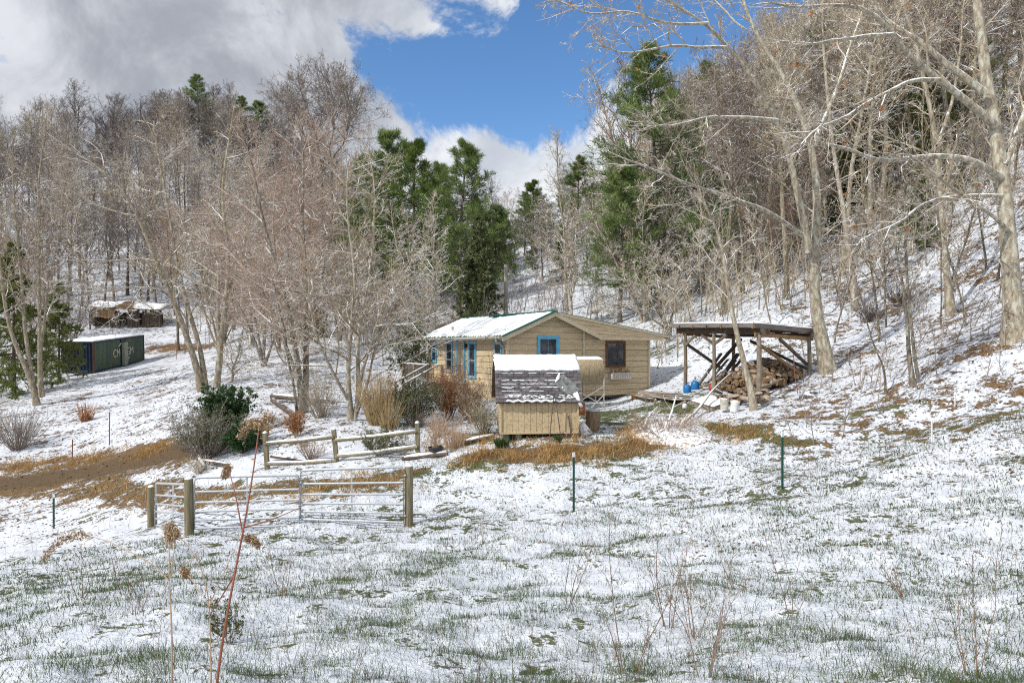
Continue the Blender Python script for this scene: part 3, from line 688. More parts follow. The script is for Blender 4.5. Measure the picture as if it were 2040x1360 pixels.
woods_mass('far_woods', 'mass of bare woods covering the upper left hillside', [(210, (-200, 720), (90, 172), 2.0, (0.75, 1.05)), (50, (700, 1300), (75, 178), 3.6, (0.35, 0.55))], m_twig_grey, 91)
woods_mass('slope_woods', 'mass of bare woods filling the hillside high on the right', [(120, (1240, 2300), (55, 130), 2.4, (0.9, 1.2))], m_twig_tan, 92)

def undergrowth(label, n, pxr, Yr, seed, mat, hr=(1.0, 4.5)):
    rng = np.random.default_rng(seed); px = rng.uniform(*pxr, n); Y = np.exp(rng.uniform(math.log(Yr[0]), math.log(Yr[1]), n)); x = (px - 1020) / F * Y
    kp = (vnoise(x * 0.25, Y * 0.25, seed) > 0.3) & ~((px > 150) & (px < 360) & (Y < 84)); x, Y = x[kp], Y[kp]; n = len(x); K = 6
    p = np.zeros((n, K, 3)); p[:, 0] = np.stack([x, Y, ground(x, Y) - 0.05], 1); d = np.stack([rng.normal(0, 0.16, n), rng.normal(0, 0.16, n), np.ones(n)], 1); H = rng.uniform(*hr, n) * rng.uniform(0.4, 1, n)
    for k in range(1, K):
        d += rng.normal(0, 0.07, (n, 3)); dd = d / np.linalg.norm(d, axis=1, keepdims=True); p[:, k] = p[:, k - 1] + dd * (H / (K - 1))[:, None]
    rad = (0.008 + 0.007 * H)[:, None] * np.linspace(1, 0.35, K)[None]
    g = Geo().tubes(p, rad, 4); A = spawn(p, rad, 9, 0.25, 1, (30, 60), 0.38, 4, 0.04, 0.12, rng, 0.007, 0.005); g.tubes(*A, 3)
    B = spawn(*A, 4, 0.2, 1, (30, 60), 0.5, 3, 0.04, 0.12, rng, 0.006, 0.004); g.tubes(*B, 3)
    return tag(g.build('undergrowth', mat), label, 'undergrowth', kind='stuff')
undergrowth('thin brushy undergrowth between the trees at the foot of the left hill', 750, (-150, 760), (56, 130), 1, m_twig_grey, (1.5, 6))
undergrowth('thin brushy undergrowth in the valley behind the cabin', 900, (700, 1320), (46, 110), 2, m_twig_grey)
undergrowth('thin brushy undergrowth on the wooded right slope', 1000, (1300, 2200), (36, 85), 3, m_twig_tan, (1.5, 5.5))
undergrowth('sparse twiggy growth on the open lower part of the right slope', 130, (1560, 2100), (18, 36), 4, m_twig_grey, (0.6, 2.2))

# ------------------------------------------------------------------ single trees traced stem by stem
def traced_tree(label, Y, stems, r0, n=(14, 6, 5, 2), mt=m_bark_grey, mc=m_twig_tan, name='bare_tree', seed=1, rmin=0.008, lr1=0.28, up=0.04, t0=0.15, spreadL=None, depth=0.12, leaves=None, rend=0.03, wob=0.15, ang1=(30, 60)):
    """stems: list of (points [(px,py)], radius, end radius, depth drift in metres)"""
    rng = np.random.default_rng(seed)
    S = []; R_ = []
    b0 = stems[0][0][0]; base = P(b0[0], b0[1], Y)
    base.z = gz(base.x, base.y) - 0.05
    for pts, ra, rb, dy in stems:
        n_ = len(pts); pp = []
        for i, (a, b) in enumerate(pts):
            t = i / (n_ - 1); q = P(a, b, Y + dy[0] + (dy[1] - dy[0]) * t)
            pp.append(q)
        p = resample(pp, 16)
        nz_ = rng.normal(0, 1, (16, 3)); nz_[0] = 0
        for _ in range(2): nz_[1:-1] = (nz_[:-2] + nz_[1:-1] + nz_[2:]) / 3
        p += nz_ * depth * np.linspace(0.3, 1, 16)[:, None]
        S.append(p); r = (ra + (rb - ra) * np.linspace(0, 1, 16) ** 0.8) * 0.66; 
        if pts[0] == b0: r[0] *= 1.5; r[1] *= 1.12; p[0, 2] -= 0.35
        R_.append(r)
    S = np.array(S); R_ = np.array(R_)
    root = empty(name, base, label, 'tree')
    Geo().tubes(S, R_, 10).build('trunk', mt, root, loc=base, smooth=True)
    g, L1, L2, L3 = crown_geo(S, R_, rng, n[0], n[1], n[2], n[3], lr1=lr1, rmin=rmin, t0=t0, up=up, spreadL=spreadL, wob=wob, ang1=ang1)
    g.build('crown', mc, root, loc=base)
    if leaves:
        sel = L3[0][rng.random(len(L3[0])) < leaves]
        c = sel[:, -1]; lg = Geo().add(*blades(c, np.tile([0, 0, -0.6], (len(c), 1)), 5, 0.10, 0.035, rng, 0.7, True)); lg.build('dead_leaves', m_deadleaf, root, loc=base)
    return root

traced_tree('big forked bare tree growing beside the right end of the open pole shed', 26, [
  ([(1655, 748), (1639, 700), (1621, 592), (1611, 515), (1631, 463), (1623, 309), (1600, 232), (1570, 154), (1528, 93), (1487, 31), (1470, -60)], 0.40, 0.06, (0, 1)),
  ([(1611, 500), (1595, 391), (1575, 309), (1549, 227), (1497, 154), (1446, 93), (1410, 46), (1364, 10), (1300, -20)], 0.24, 0.05, (0, -2.5)),
  ([(1611, 478), (1549, 432), (1487, 401), (1430, 381), (1369, 371), (1307, 342), (1240, 309)], 0.15, 0.045, (0, -3)),
  ([(1549, 240), (1477, 232), (1395, 237), (1332, 257), (1276, 247)], 0.11, 0.04, (-1.5, -4)),
  ([(1446, 95), (1400, 95), (1340, 90), (1260, 110), (1190, 90)], 0.09, 0.035, (-2, -4)),
  ([(1620, 290), (1660, 190), (1690, 100), (1720, 10), (1735, -60)], 0.13, 0.04, (0.5, 3)),
  ([(1410, 46), (1340, 50), (1260, 20), (1150, 30), (1100, 10)], 0.08, 0.03, (-2, -4)),
  ([(1487, 60), (1420, 0), (1350, -60)], 0.07, 0.02, (1, 3)),
 ], 0.4, n=(9, 6, 6, 3), mt=m_bark_pale, mc=m_twig_tan, seed=3, rmin=0.006, t0=0.3, spreadL=9, lr1=0.30, leaves=0.008)
traced_tree('very large trunk at the far right edge with long snow topped limbs reaching left', 20, [
  ([(2022, 672), (2012, 515), (1997, 391), (1986, 309), (1976, 232), (1961, 129), (1945, 0), (1930, -100), (1920, -200)], 0.42, 0.14, (0, 0.5)),
  ([(1994, 355), (1950, 319), (1858, 309), (1796, 314), (1734, 324), (1703, 299), (1642, 283), (1575, 268)], 0.17, 0.045, (0, -1.5)),
  ([(1983, 250), (1873, 160), (1781, 77), (1745, 21), (1652, 10), (1528, 0)], 0.19, 0.045, (0, -2)),
  ([(1960, 185), (1884, 129), (1832, 88), (1781, 57), (1730, 20), (1690, -40)], 0.18, 0.05, (0, 1)),
  ([(1873, 160), (1806, 154), (1734, 206), (1652, 252), (1600, 273)], 0.10, 0.035, (-1, -3)),
  ([(1781, 69), (1690, 77), (1611, 93), (1540, 88)], 0.10, 0.035, (-1.5, -3)),
  ([(2022, 474), (1976, 432), (1925, 391), (1868, 360), (1822, 319), (1790, 280)], 0.11, 0.035, (0, -2)),
  ([(1997, 391), (1878, 391), (1822, 412), (1755, 463), (1703, 494)], 0.09, 0.03, (0, -2.5)),
  ([(2000, 330), (2040, 230), (2080, 100), (2120, -20)], 0.15, 0.05, (0, 2)),
 ], 0.5, n=(9, 6, 6, 3), mt=m_bark_pale, mc=m_twig_tan, seed=4, rmin=0.005, t0=0.3, spreadL=7.5, lr1=0.28, leaves=0.012)
traced_tree('straight grey tree on the steep slope left of the far right trunk', 28, [
  ([(1896, 630), (1881, 515), (1873, 335), (1865, 268), (1852, 206), (1830, 100), (1800, 0), (1790, -100)], 0.24, 0.07, (0, 1)),
  ([(1868, 290), (1900, 200), (1915, 80), (1930, -40)], 0.12, 0.04, (0, 2)),
 ], 0.3, n=(14, 6, 5, 2), mt=m_bark_tan, mc=m_twig_tan, seed=5, t0=0.3, spreadL=10, lr1=0.25)
traced_tree('tall thin tree on the slope between the pole shed and the straight grey tree', 34, [
  ([(1706, 620), (1688, 463), (1667, 335), (1652, 206), (1640, 100), (1632, -20)], 0.24, 0.06, (0, 1))],
  0.3, n=(20, 6, 5, 2), mt=m_bark_tan, mc=m_twig_grey, seed=6, t0=0.3, spreadL=12, lr1=0.28)
traced_tree('pair of thin stems growing together on the lower right slope', 20, [
  ([(1820, 764), (1810, 690), (1806, 640), (1800, 560), (1790, 480), (1770, 400)], 0.11, 0.03, (0, 0.5)),
  ([(1830, 758), (1815, 640), (1810, 560), (1803, 450), (1808, 380), (1800, 300)], 0.085, 0.025, (0, -0.5)),
 ], 0.1, n=(12, 5, 4, 2), mt=m_bark_grey, mc=m_twig_tan, seed=7, t0=0.3, spreadL=5, lr1=0.28, rmin=0.004)
traced_tree('slim tree leaning left in front of the open pole shed', 23, [
  ([(1504, 808), (1490, 752), (1472, 690), (1458, 630), (1448, 560), (1430, 480), (1410, 410), (1385, 350)], 0.17, 0.05, (0, 0.8)),
 ], 0.12, n=(18, 5, 5, 2), mt=m_bark_tan, mc=m_twig_tan, seed=8, t0=0.4, spreadL=7, lr1=0.3, rmin=0.004)
traced_tree('thin crooked sapling low on the slope right of the big forked tree', 20.5, [
  ([(1764, 772), (1762, 730), (1740, 690), (1726, 640), (1715, 590), (1700, 540)], 0.05, 0.015, (0, 0.4)),
 ], 0.1, n=(10, 5, 4, 0), mt=m_bark_grey, mc=m_twig_grey, seed=9, t0=0.3, spreadL=3, lr1=0.3, rmin=0.004)
# left field
traced_tree('clump of pale stems at the left edge in front of the container', 42, [
  ([(76, 808), (60, 750), (20, 660), (5, 560), (-10, 440), (-30, 330)], 0.26, 0.06, (0, -1)),
  ([(72, 790), (50, 660), (44, 560), (30, 430), (26, 300), (30, 250)], 0.22, 0.05, (0, 0)),
  ([(80, 792), (78, 640), (76, 480), (80, 350), (95, 270), (90, 230)], 0.22, 0.05, (0, 1)),
  ([(86, 790), (80, 700), (100, 560), (125, 450), (150, 370)], 0.16, 0.04, (0, 2)),
 ], 0.3, n=(14, 6, 5, 3), mt=m_bark_tan, mc=m_twig_tan, seed=10, t0=0.3, spreadL=15, lr1=0.22, rmin=0.009)
traced_tree('leaning multi stemmed tree right of the shipping container', 38, [
  ([(404, 778), (390, 720), (365, 650), (330, 560), (300, 480), (260, 400), (210, 340), (150, 300)], 0.30, 0.05, (0, -2)),
  ([(410, 775), (400, 690), (375, 620), (350, 520), (335, 430), (320, 330), (300, 240)], 0.24, 0.05, (0, 1)),
  ([(432, 772), (440, 690), (452, 600), (455, 500), (440, 400), (450, 290), (470, 210)], 0.28, 0.05, (0, 0)),
  ([(452, 590), (480, 520), (500, 430), (520, 340)], 0.14, 0.04, (0, 2)),
  ([(375, 640), (340, 590), (310, 573), (250, 571), (200, 573), (175, 590)], 0.10, 0.02, (0, -2)),
  ([(440, 690), (500, 660), (560, 650)], 0.08, 0.02, (0, -2)),
 ], 0.3, n=(14, 6, 5, 3), mt=m_bark_tan, mc=m_twig_tan, seed=11, t0=0.25, spreadL=13, lr1=0.36, rmin=0.008, ang1=(40, 75))
traced_tree('broad reddish many stemmed tree in the yard above the left end of the fence', 29, [
  ([(605, 832), (598, 770), (592, 700), (575, 620), (550, 520), (520, 420), (500, 330), (480, 260)], 0.22, 0.04, (0, -1)),
  ([(608, 825), (606, 740), (610, 650), (612, 540), (600, 430), (605, 320), (590, 230)], 0.22, 0.04, (0, 0)),
  ([(600, 770), (575, 700), (545, 630), (500, 560), (470, 500), (420, 440)], 0.13, 0.03, (0, 2)),
  ([(592, 825), (580, 740), (568, 680), (562, 600), (530, 540)], 0.11, 0.03, (0, -2)),
  ([(610, 660), (640, 560), (660, 450), (665, 340), (650, 250)], 0.15, 0.03, (0, 1)),
 ], 0.3, n=(18, 7, 6, 3), mt=m_bark_grey, mc=m_twig_red, seed=12, t0=0.25, spreadL=11, lr1=0.38, up=0.07, rmin=0.006, ang1=(35, 70))
traced_tree('many stemmed pale tree beside the tall tan grass left of the cabin', 26, [
  ([(702, 845), (692, 800), (690, 730), (700, 640), (705, 540), (690, 430), (690, 330)], 0.18, 0.035, (0, 0)),
  ([(706, 840), (716, 780), (708, 700), (725, 600), (745, 500), (750, 400), (735, 310)], 0.15, 0.03, (0, 1)),
  ([(695, 800), (670, 750), (640, 700), (620, 620), (610, 520)], 0.10, 0.025, (0, -2)),
  ([(716, 790), (722, 720), (760, 620), (810, 540), (850, 480)], 0.10, 0.02, (0, -1)),
  ([(712, 820), (735, 770), (745, 690), (790, 600), (830, 560)], 0.09, 0.02, (0, 1.5)),
 ], 0.3, n=(16, 7, 6, 3), mt=m_bark_tan, mc=m_twig_tan, seed=13, t0=0.2, spreadL=9, lr1=0.38, up=0.07, rmin=0.005, ang1=(35, 70))
traced_tree('small round headed tree in the snowy field right of the leaning tree', 40, [
  ([(462, 772), (464, 740), (470, 715), (478, 690)], 0.12, 0.05, (0, 0)), ([(467, 735), (452, 710), (440, 690)], 0.07, 0.03, (0, 1))],
  0.1, n=(10, 6, 5, 2), mt=m_bark_tan, mc=m_twig_tan, seed=14, t0=0.2, spreadL=3.6, lr1=0.45)
traced_tree('large round crowned bare tree alone against the blue sky on the ridge', 84, [
  ([(640, 480), (640, 400), (640, 320), (625, 250), (600, 190), (590, 150)], 0.35, 0.07, (0, 0)),
  ([(640, 330), (665, 270), (665, 210), (650, 150)], 0.22, 0.06, (0, 2)),
  ([(642, 340), (690, 280), (700, 220), (690, 170)], 0.22, 0.06, (0, -2)),
  ([(640, 320), (605, 270), (575, 220), (560, 190)], 0.18, 0.05, (0, 2))],
  0.5, n=(34, 8, 7, 3), mt=m_bark_grey, mc=m_twig_grey, seed=15, t0=0.35, spreadL=19, lr1=0.34, rmin=0.014, up=0.06, ang1=(30, 70))
traced_tree('spreading old apple tree between the cabin and the pole shed', 40, [
  ([(1332, 668), (1325, 640), (1300, 600), (1270, 570), (1225, 555)], 0.16, 0.04, (0, -1)),
  ([(1335, 668), (1338, 620), (1345, 570), (1370, 520), (1385, 480)], 0.16, 0.04, (0, 1)),
  ([(1330, 650), (1310, 600), (1320, 540), (1300, 490)], 0.12, 0.03, (0, 2)),
  ([(1328, 655), (1290, 630), (1240, 610), (1200, 600)], 0.10, 0.03, (0, -2))],
  0.3, n=(14, 7, 6, 3), mt=m_bark_grey, mc=m_twig_tan, seed=16, t0=0.2, spreadL=6.5, lr1=0.34, rmin=0.008, up=0.03)
traced_tree('pale tree with spreading snowy branches rising behind the cabin roof', 52, [
  ([(1130, 625), (1128, 560), (1125, 480), (1115, 400), (1110, 330), (1112, 270)], 0.18, 0.05, (0, 0)),
  ([(1126, 560), (1140, 480), (1150, 420)], 0.10, 0.03, (0, 2))],
  0.3, n=(24, 7, 5, 3), mt=m_bark_tan, mc=m_twig_tan, seed=17, t0=0.15, spreadL=11, lr1=0.30, rmin=0.010)
traced_tree('pale forked tree behind the middle of the cabin roof', 46, [
  ([(1140, 640), (1135, 590), (1120, 540), (1090, 500), (1060, 480)], 0.13, 0.03, (0, 0)),
  ([(1136, 600), (1150, 540), (1145, 480), (1160, 440)], 0.10, 0.03, (0, 1))],
  0.3, n=(16, 7, 5, 3), mt=m_bark_tan, mc=m_twig_tan, seed=18, t0=0.15, spreadL=7, lr1=0.30, rmin=0.009)
traced_tree('bare tree behind the left eave of the cabin', 48, [
  ([(865, 650), (868, 590), (862, 520), (870, 450), (860, 400)], 0.15, 0.03, (0, 0))],
  0.3, n=(22, 7, 5, 3), mt=m_bark_grey, mc=m_twig_tan, seed=19, t0=0.15, spreadL=8, lr1=0.32, rmin=0.009)
traced_tree('thin bare tree in front of the pines left of the cabin roof', 44, [
  ([(815, 665), (812, 600), (800, 540), (790, 470), (780, 420)], 0.12, 0.03, (0, 0))],
  0.3, n=(22, 7, 5, 3), mt=m_bark_tan, mc=m_twig_tan, seed=20, t0=0.15, spreadL=7, lr1=0.32, rmin=0.009)
# trees that keep their orange leaves, high on the right
for (px, Y, H, sd_, lb) in ((1800, 50, 17, 77, 'tree high on the right slope still holding orange dead leaves, middle one of three'), (1900, 42, 17, 78, 'tree with orange dead leaves close behind the big far right trunk'), (1690, 60, 18, 79, 'tree with orange dead leaves furthest left of the three on the high slope')):
    o_ = at(px, Y); rng = np.random.default_rng(sd_); st, rd = wob_stem(rng, H, 0.18); st = st[None]; rd = rd[None]
    oak = empty('oak_tree', o_, lb, 'tree')
    Geo().tubes(st, rd, 8).build('trunk', m_bark_grey, oak)
    g, L1, L2, L3 = crown_geo(st, rd, rng, 20, 8, 5, 0, lr1=0.34, rmin=0.01, t0=0.4)
    g.build('crown', m_twig_tan, oak)
    c = L3[0][rng.random(len(L3[0])) < 0.35][:, -1]
    Geo().add(*blades(c, np.tile([0, 0, -0.6], (len(c), 1)), 4, 0.12, 0.04, rng, 0.7, True)).build('dead_leaves', m_deadleaf, oak)

# ------------------------------------------------------------------ shrubs and tall grasses
def shrub(name, label, base, H, spread, n, mstem, mleaf=None, leaf=(0.06, 0.02), nl=3, seed=1, cat='shrub', rmin=0.004, subs=(6, 4), up=0.05, r0=0.012, leafy_low=0.2, group=None, lean0=0.0):
    rng = np.random.default_rng(seed); S = []; R_ = []
    for i in range(n):
        a = rng.random() * 6.28; l = rng.random() ** 0.7 * spread; K = 7
        p = np.zeros((K, 3)); p[0] = (math.cos(a) * l * 0.15, math.sin(a) * l * 0.15, -0.05); d = np.array([math.cos(a) * l, math.sin(a) * l, H]); L = np.linalg.norm(d) * rng.uniform(0.45, 1.15); d /= np.linalg.norm(d)
        for k in range(1, K):
            d = d + rng.normal(0, 0.09, 3); d[2] += 0.02; d /= np.linalg.norm(d); p[k] = p[k - 1] + d * L / (K - 1)
        S.append(p); R_.append(np.linspace(r0, rmin, K))
    S = np.array(S); R_ = np.array(R_)
    root = empty(name, base, label, cat, group=group)
    g = Geo().tubes(S, R_, 4)
    A = spawn(S, R_, subs[0], 0.2, 1, (20, 50), 0.4, 5, up, 0.12, rng, rmin, 0.006); g.tubes(*A, 3)
    B = spawn(*A, subs[1], 0.2, 1, (25, 55), 0.5, 4, up, 0.12, rng, rmin * 0.8, 0.005); g.tubes(*B, 3)
    g.build('stems', mstem, root)
    if mleaf:
        pos = np.concatenate([B[0][:, 2], B[0][:, 3], A[0][:, -1]]); pos = pos[pos[:, 2] > leafy_low * H]
        lg = Geo().add(*blades(pos, np.tile([0, 0, 0.4], (len(pos), 1)), nl, leaf[0], leaf[1], rng, 0.8, True)); lg.build('foliage', mleaf, root)
    return root
def on(px, py): p = G(px, py); return p
shrub('evergreen_shrub', 'glossy dark green evergreen bush in the field behind the brown shrub', on(455, 868), 1.55, 1.1, 44, m_bark_dark, m_laurel, (0.10, 0.024), 6, 31, subs=(7, 4))
shrub('evergreen_shrub', 'low dark green evergreen bush beside the left end of the rail fence', on(485, 900), 0.8, 0.8, 30, m_bark_dark, m_laurel, (0.11, 0.03), 5, 32)
shrub('brown_shrub', 'big olive brown twiggy shrub at the bend of the gravel road', on(412, 915), 1.7, 1.5, 90, m_twig_grey, m_leafy, (0.04, 0.012), 2, 33, subs=(8, 5))
shrub('bare_shrub', 'round bare shrub at the left edge of the photo above the gravel road', on(36, 895), 2.0, 1.7, 60, m_twig_grey, None, seed=34, subs=(7, 4), r0=0.02, rmin=0.006)
shrub('evergreen_shrub', 'dull olive green bush in front of the deck stairs', on(825, 850), 1.5, 1.1, 60, m_twig_grey, m_leafy, (0.06, 0.018), 3, 35, subs=(7, 4))
shrub('red_shrub', 'rusty red brown shrub in front of the cabin side wall', on(893, 838), 1.9, 0.9, 70, m_twig_red, m_deadleaf, (0.05, 0.014), 2, 36, subs=(7, 4))
shrub('red_shrub', 'rusty brown shrub between the evergreen bush and the storage shed', on(930, 838), 1.5, 0.8, 55, m_twig_red, m_seed, (0.05, 0.012), 2, 37)
shrub('bare_shrub', 'thin stemmed shrub against the left side of the storage shed', on(965, 868), 1.2, 0.75, 45, m_twig_tan, m_leafy, (0.03, 0.010), 1, 38)
shrub('bare_shrub', 'bare shrub with snow on it between the rail fence and the red brown shrub', on(880, 872), 0.9, 0.8, 40, m_twig_red, None, seed=39)
shrub('bare_shrub', 'arching bare shrub left of the many stemmed pale tree', on(640, 830), 2.0, 1.8, 60, m_twig_tan, None, seed=40, r0=0.014)
shrub('bare_shrub', 'straggling shrub with a few green leaves under the right rails of the fence', on(760, 905), 0.8, 0.9, 35, m_twig_tan, m_leafy, (0.05, 0.014), 2, 41)
shrub('bare_shrub', 'reddish straggling shrub under the left rails of the fence', on(620, 915), 0.8, 0.8, 30, m_twig_red, None, seed=42)
shrub('leafy_shrub', 'green shrub standing behind the deck at the back corner of the cabin', at(815, 36.5), 3.2, 1.1, 34, m_twig_tan, m_leafy, (0.12, 0.035), 3, 43, leafy_low=0.3)
shrub('bare_shrub', 'dark tangled shrub on the steep slope right of the big forked tree', on(1735, 640), 1.3, 1.5, 60, m_twig_dark, None, seed=44)
shrub('bare_shrub', 'dark twiggy shrub on the steep slope left of the straight grey tree', on(1790, 610), 1.2, 1.4, 50, m_twig_dark, None, seed=45)
shrub('orange_weed', 'orange brown drooping weed clump beside the leaning fence post', on(592, 868), 0.8, 0.45, 30, m_tanstem, m_deadleaf, (0.05, 0.014), 2, 46, cat='weed')
shrub('orange_weed', 'pale orange weed clump left of the leaning fence post', on(520, 880), 0.85, 0.5, 22, m_tanstem, m_plume, (0.05, 0.014), 2, 47, cat='weed')
shrub('snowy_shrub', 'low shrub with snow on it beside the stacked boards near the gravel road', on(400, 940), 0.5, 0.6, 30, m_twig_tan, None, seed=48)

def grass_clump(name, label, base, H, R, n, mat, seed, cat='grass clump', wdt=0.008, droop=0.5, group=None):
    rng = np.random.default_rng(seed); K = 5
    a = rng.random(n) * 6.28; l = rng.random(n) ** 0.6 * R
    p = np.zeros((n, K, 3)); p[:, 0, 0] = np.cos(a) * l * 0.35; p[:, 0, 1] = np.sin(a) * l * 0.35; p[:, 0, 2] = -0.03
    d = np.stack([np.cos(a) * l / R * 0.35 + rng.normal(0, 0.08, n), np.sin(a) * l / R * 0.35 + rng.normal(0, 0.08, n), np.ones(n)], 1)
    L = H * rng.uniform(0.55, 1.1, n)
    for k in range(1, K):
        d[:, 2] -= droop * 0.12 * k * rng.random(n); dd = d / np.linalg.norm(d, axis=1, keepdims=True); p[:, k] = p[:, k - 1] + dd * (L / (K - 1))[:, None]
    g = Geo().tubes(p, np.linspace(wdt, wdt * 0.4, K)[None].repeat(n, 0), 3, attr=rng.random(n))
    o = g.build(name, mat); o.location = base; return tag(o, label, cat, group)
grass_clump('ornamental_grass', 'tall tan clump of ornamental grass left of the cabin', on(752, 845), 2.1, 0.9, 420, m_plume, 51)
grass_clump('ornamental_grass', 'lower tan grass growing at the foot of the tallest grass clump', on(775, 852), 1.2, 0.8, 220, m_plume, 52)
grass_clump('dry_weeds', 'thin brown weed stalks in front of the corner of the cabin', on(945, 842), 1.5, 0.6, 120, m_drystem, 53)
grass_clump('dry_weeds', 'thin tan weeds between the potted plant and the storage shed', on(905, 890), 0.8, 0.8, 110, m_tanstem, 54)
grass_clump('green_sprouts', 'small green leafy sprouts at the left foot of the storage shed', on(1000, 890), 0.3, 0.5, 160, m_laurel, 55, wdt=0.012)
grass_clump('green_sprouts', 'small green sprouts under the middle of the storage shed front', on(1112, 880), 0.25, 0.25, 70, m_laurel, 56, wdt=0.012)
grass_clump('rusty_grass_tuft', 'isolated rusty grass tuft in the snowy left field', on(172, 838), 1.0, 0.7, 120, m_deadleaf, 57, wdt=0.012)

# ------------------------------------------------------------------ the cabin
RZ = math.radians(29.7)
HO = Vector((-0.2, 29.0, CAMZ))
house = empty('cabin', HO, 'single storey tan wooden cabin with snowy green metal roof and blue window frames', 'cabin', RZ)
ZB = -2.3
def wall_x(z):   # front wall extent at height z
    lo = 0.0 if z < 0.47 else (z - 0.47) / (1.40 - 0.47) * 2.2
    hi = 7.8 if z < 0.50 else 7.8 - (z - 0.50) / (1.40 - 0.50) * 5.6
    return lo, hi
random.seed(3)
g = Geo(); z = ZB; CH = 0.262
while z < 1.36:
    z2 = min(z + CH, 1.40); a0, a1 = wall_x(z); b0, b1 = wall_x(z2)
    for s0, s1 in ((0, 3.9), (4.02, 9)):      # a vertical joint board divides the wall
        l0, l1, h0, h1 = max(a0, s0), max(b0, s0), min(a1, s1), min(b1, s1)
        if h0 <= l0: continue
        if h1 <= l1: h1 = l1 + 0.01
        th = 0.022
        V = [(l0, -th, z), (h0, -th, z), (h1, -0.006, z2 - 0.020), (l1, -0.006, z2 - 0.020), (l0, 0.02, z), (h0, 0.02, z), (h1, 0.02, z2 - 0.020), (l1, 0.02, z2 - 0.020)]
        g.add(V, [[0, 1, 2, 3], [5, 4, 7, 6], [4, 5, 1, 0], [3, 2, 6, 7], [1, 5, 6, 2], [4, 0, 3, 7]], np.full(8, random.random()))
    z += CH
g.prism([(0.02, 0.03, ZB + .01), (7.78, 0.03, ZB + .01), (7.78, 0.03, 0.48), (2.2, 0.03, 1.38), (0.02, 0.03, 0.45)], (0, 0.06, 0))
g.build('front_wall', m_siding, house)
def side_wall(x, out, L, ztop, name):
    g = Geo(); z = ZB
    while z < ztop - 0.02:
        z2 = min(z + CH, ztop); th = 0.022
        segs = [0]
        while segs[-1] < L: segs.append(min(L, segs[-1] + random.uniform(2.4, 4.5)))
        for a, b in zip(segs[:-1], segs[1:]):
            V = [(x + out * th, a, z), (x + out * th, b - .004, z), (x + out * 0.006, b - .004, z2 - 0.020), (x + out * 0.006, a, z2 - 0.020), (x - out * 0.02, a, z), (x - out * 0.02, b - .004, z), (x - out * 0.02, b - .004, z2 - 0.020), (x - out * 0.02, a, z2 - 0.020)]
            g.add(V, [[3, 2, 1, 0], [4, 5, 6, 7], [0, 1, 5, 4], [7, 6, 2, 3], [1, 2, 6, 5], [4, 7, 3, 0]], np.full(8, random.random()))
        z += CH
    g.box((x - out * 0.06, L / 2, (ZB + ztop) / 2), (0.06, L - 0.1, ztop - ZB - 0.02))
    return g.build(name, m_siding, house)
side_wall(0.0, -1, 8.6, 0.47, 'side_wall')
side_wall(7.8, 1, 8.6, 0.50, 'side_wall')
Geo().prism([(0, 8.6, ZB), (7.8, 8.6, ZB), (7.8, 8.6, 0.5), (2.2, 8.6, 1.4), (0, 8.6, 0.47)], (0, 0.08, 0)).build('back_wall', m_siding, house)
g = Geo()
for i in range(5):     # notched log ends at the near corner
    g.box((-0.035, -0.05, 0.35 - i * 0.42), (0.16, 0.12, 0.22))
g.box((-0.01, -0.02, (ZB + 0.45) / 2), (0.11, 0.09, 0.45 - ZB)); g.build('corner_board', m_trim, house)
Geo().box((3.96, -0.035, (ZB + 0.7) / 2), (0.11, 0.05, 0.7 - ZB)).build('corner_board', m_trim, house)
Geo().box((7.8, -0.02, (ZB + 0.49) / 2), (0.10, 0.09, 0.49 - ZB)).build('corner_board', m_trim, house)
Geo().box((3.9, 4.3, ZB - 0.06), (7.7, 8.5, 0.12)).build('floor_frame', m_darkwood, house)
for x, y in ((0.3, 0.3), (3.9, 0.3), (7.4, 0.3), (0.3, 4.3), (7.4, 4.3), (0.3, 8.2), (3.9, 8.2), (7.4, 8.2), (3.9, 4.3)):
    Geo().box((x, y, ZB - 0.6), (0.35, 0.35, 0.96)).build('foundation_pier', m_stone, house)
Geo().box((2.9, 0.9, ZB - 0.45), (5.4, 0.06, 0.75)).build('crawl_space_shade', m_crawlshade, house)  # black sheet added as painted shade in the open gap between the piers
Geo().box((-0.0, 4.3, ZB - 0.42), (0.05, 8.5, 0.82)).build('skirting', m_siding, house)
# roof
Y0, Y1 = -0.36, 8.95
def slab(p0, p1, y0, y1, th):   # cross-section p0->p1 (x,z), extruded along y, thickness downward
    (x0, z0), (x1, z1) = p0, p1
    return [(x0, y0, z0), (x1, y0, z1), (x1, y0, z1 - th), (x0, y0, z0 - th)], (0, y1 - y0, 0)
rf = Geo(); rf.prism(*slab((2.2, 1.50), (-0.42, 0.40), Y0, Y1, 0.05)); rf.prism(*slab((2.203, 1.498), (8.75, 0.50), Y0, Y1, 0.05))
for i in range(38):     # standing ribs of the metal sheet
    y = Y0 + 0.02 + i * (Y1 - Y0 - 0.04) / 37
    rf.bar((2.15, y, 1.495), (-0.43, y, 0.41), 0.025, 0.035)
roof = rf.build('roof', m_roofgreen, house)
Geo().bar((2.2, Y0 - 0.02, 1.52), (2.2, Y1, 1.52), 0.22, 0.035).build('ridge_cap', m_roofgreen, roof)
Geo().bar((2.2, Y0 - 0.035, 1.495), (-0.44, Y0 - 0.035, 0.39), 0.03, 0.085).build('rake_flashing', m_roofgreen, roof)
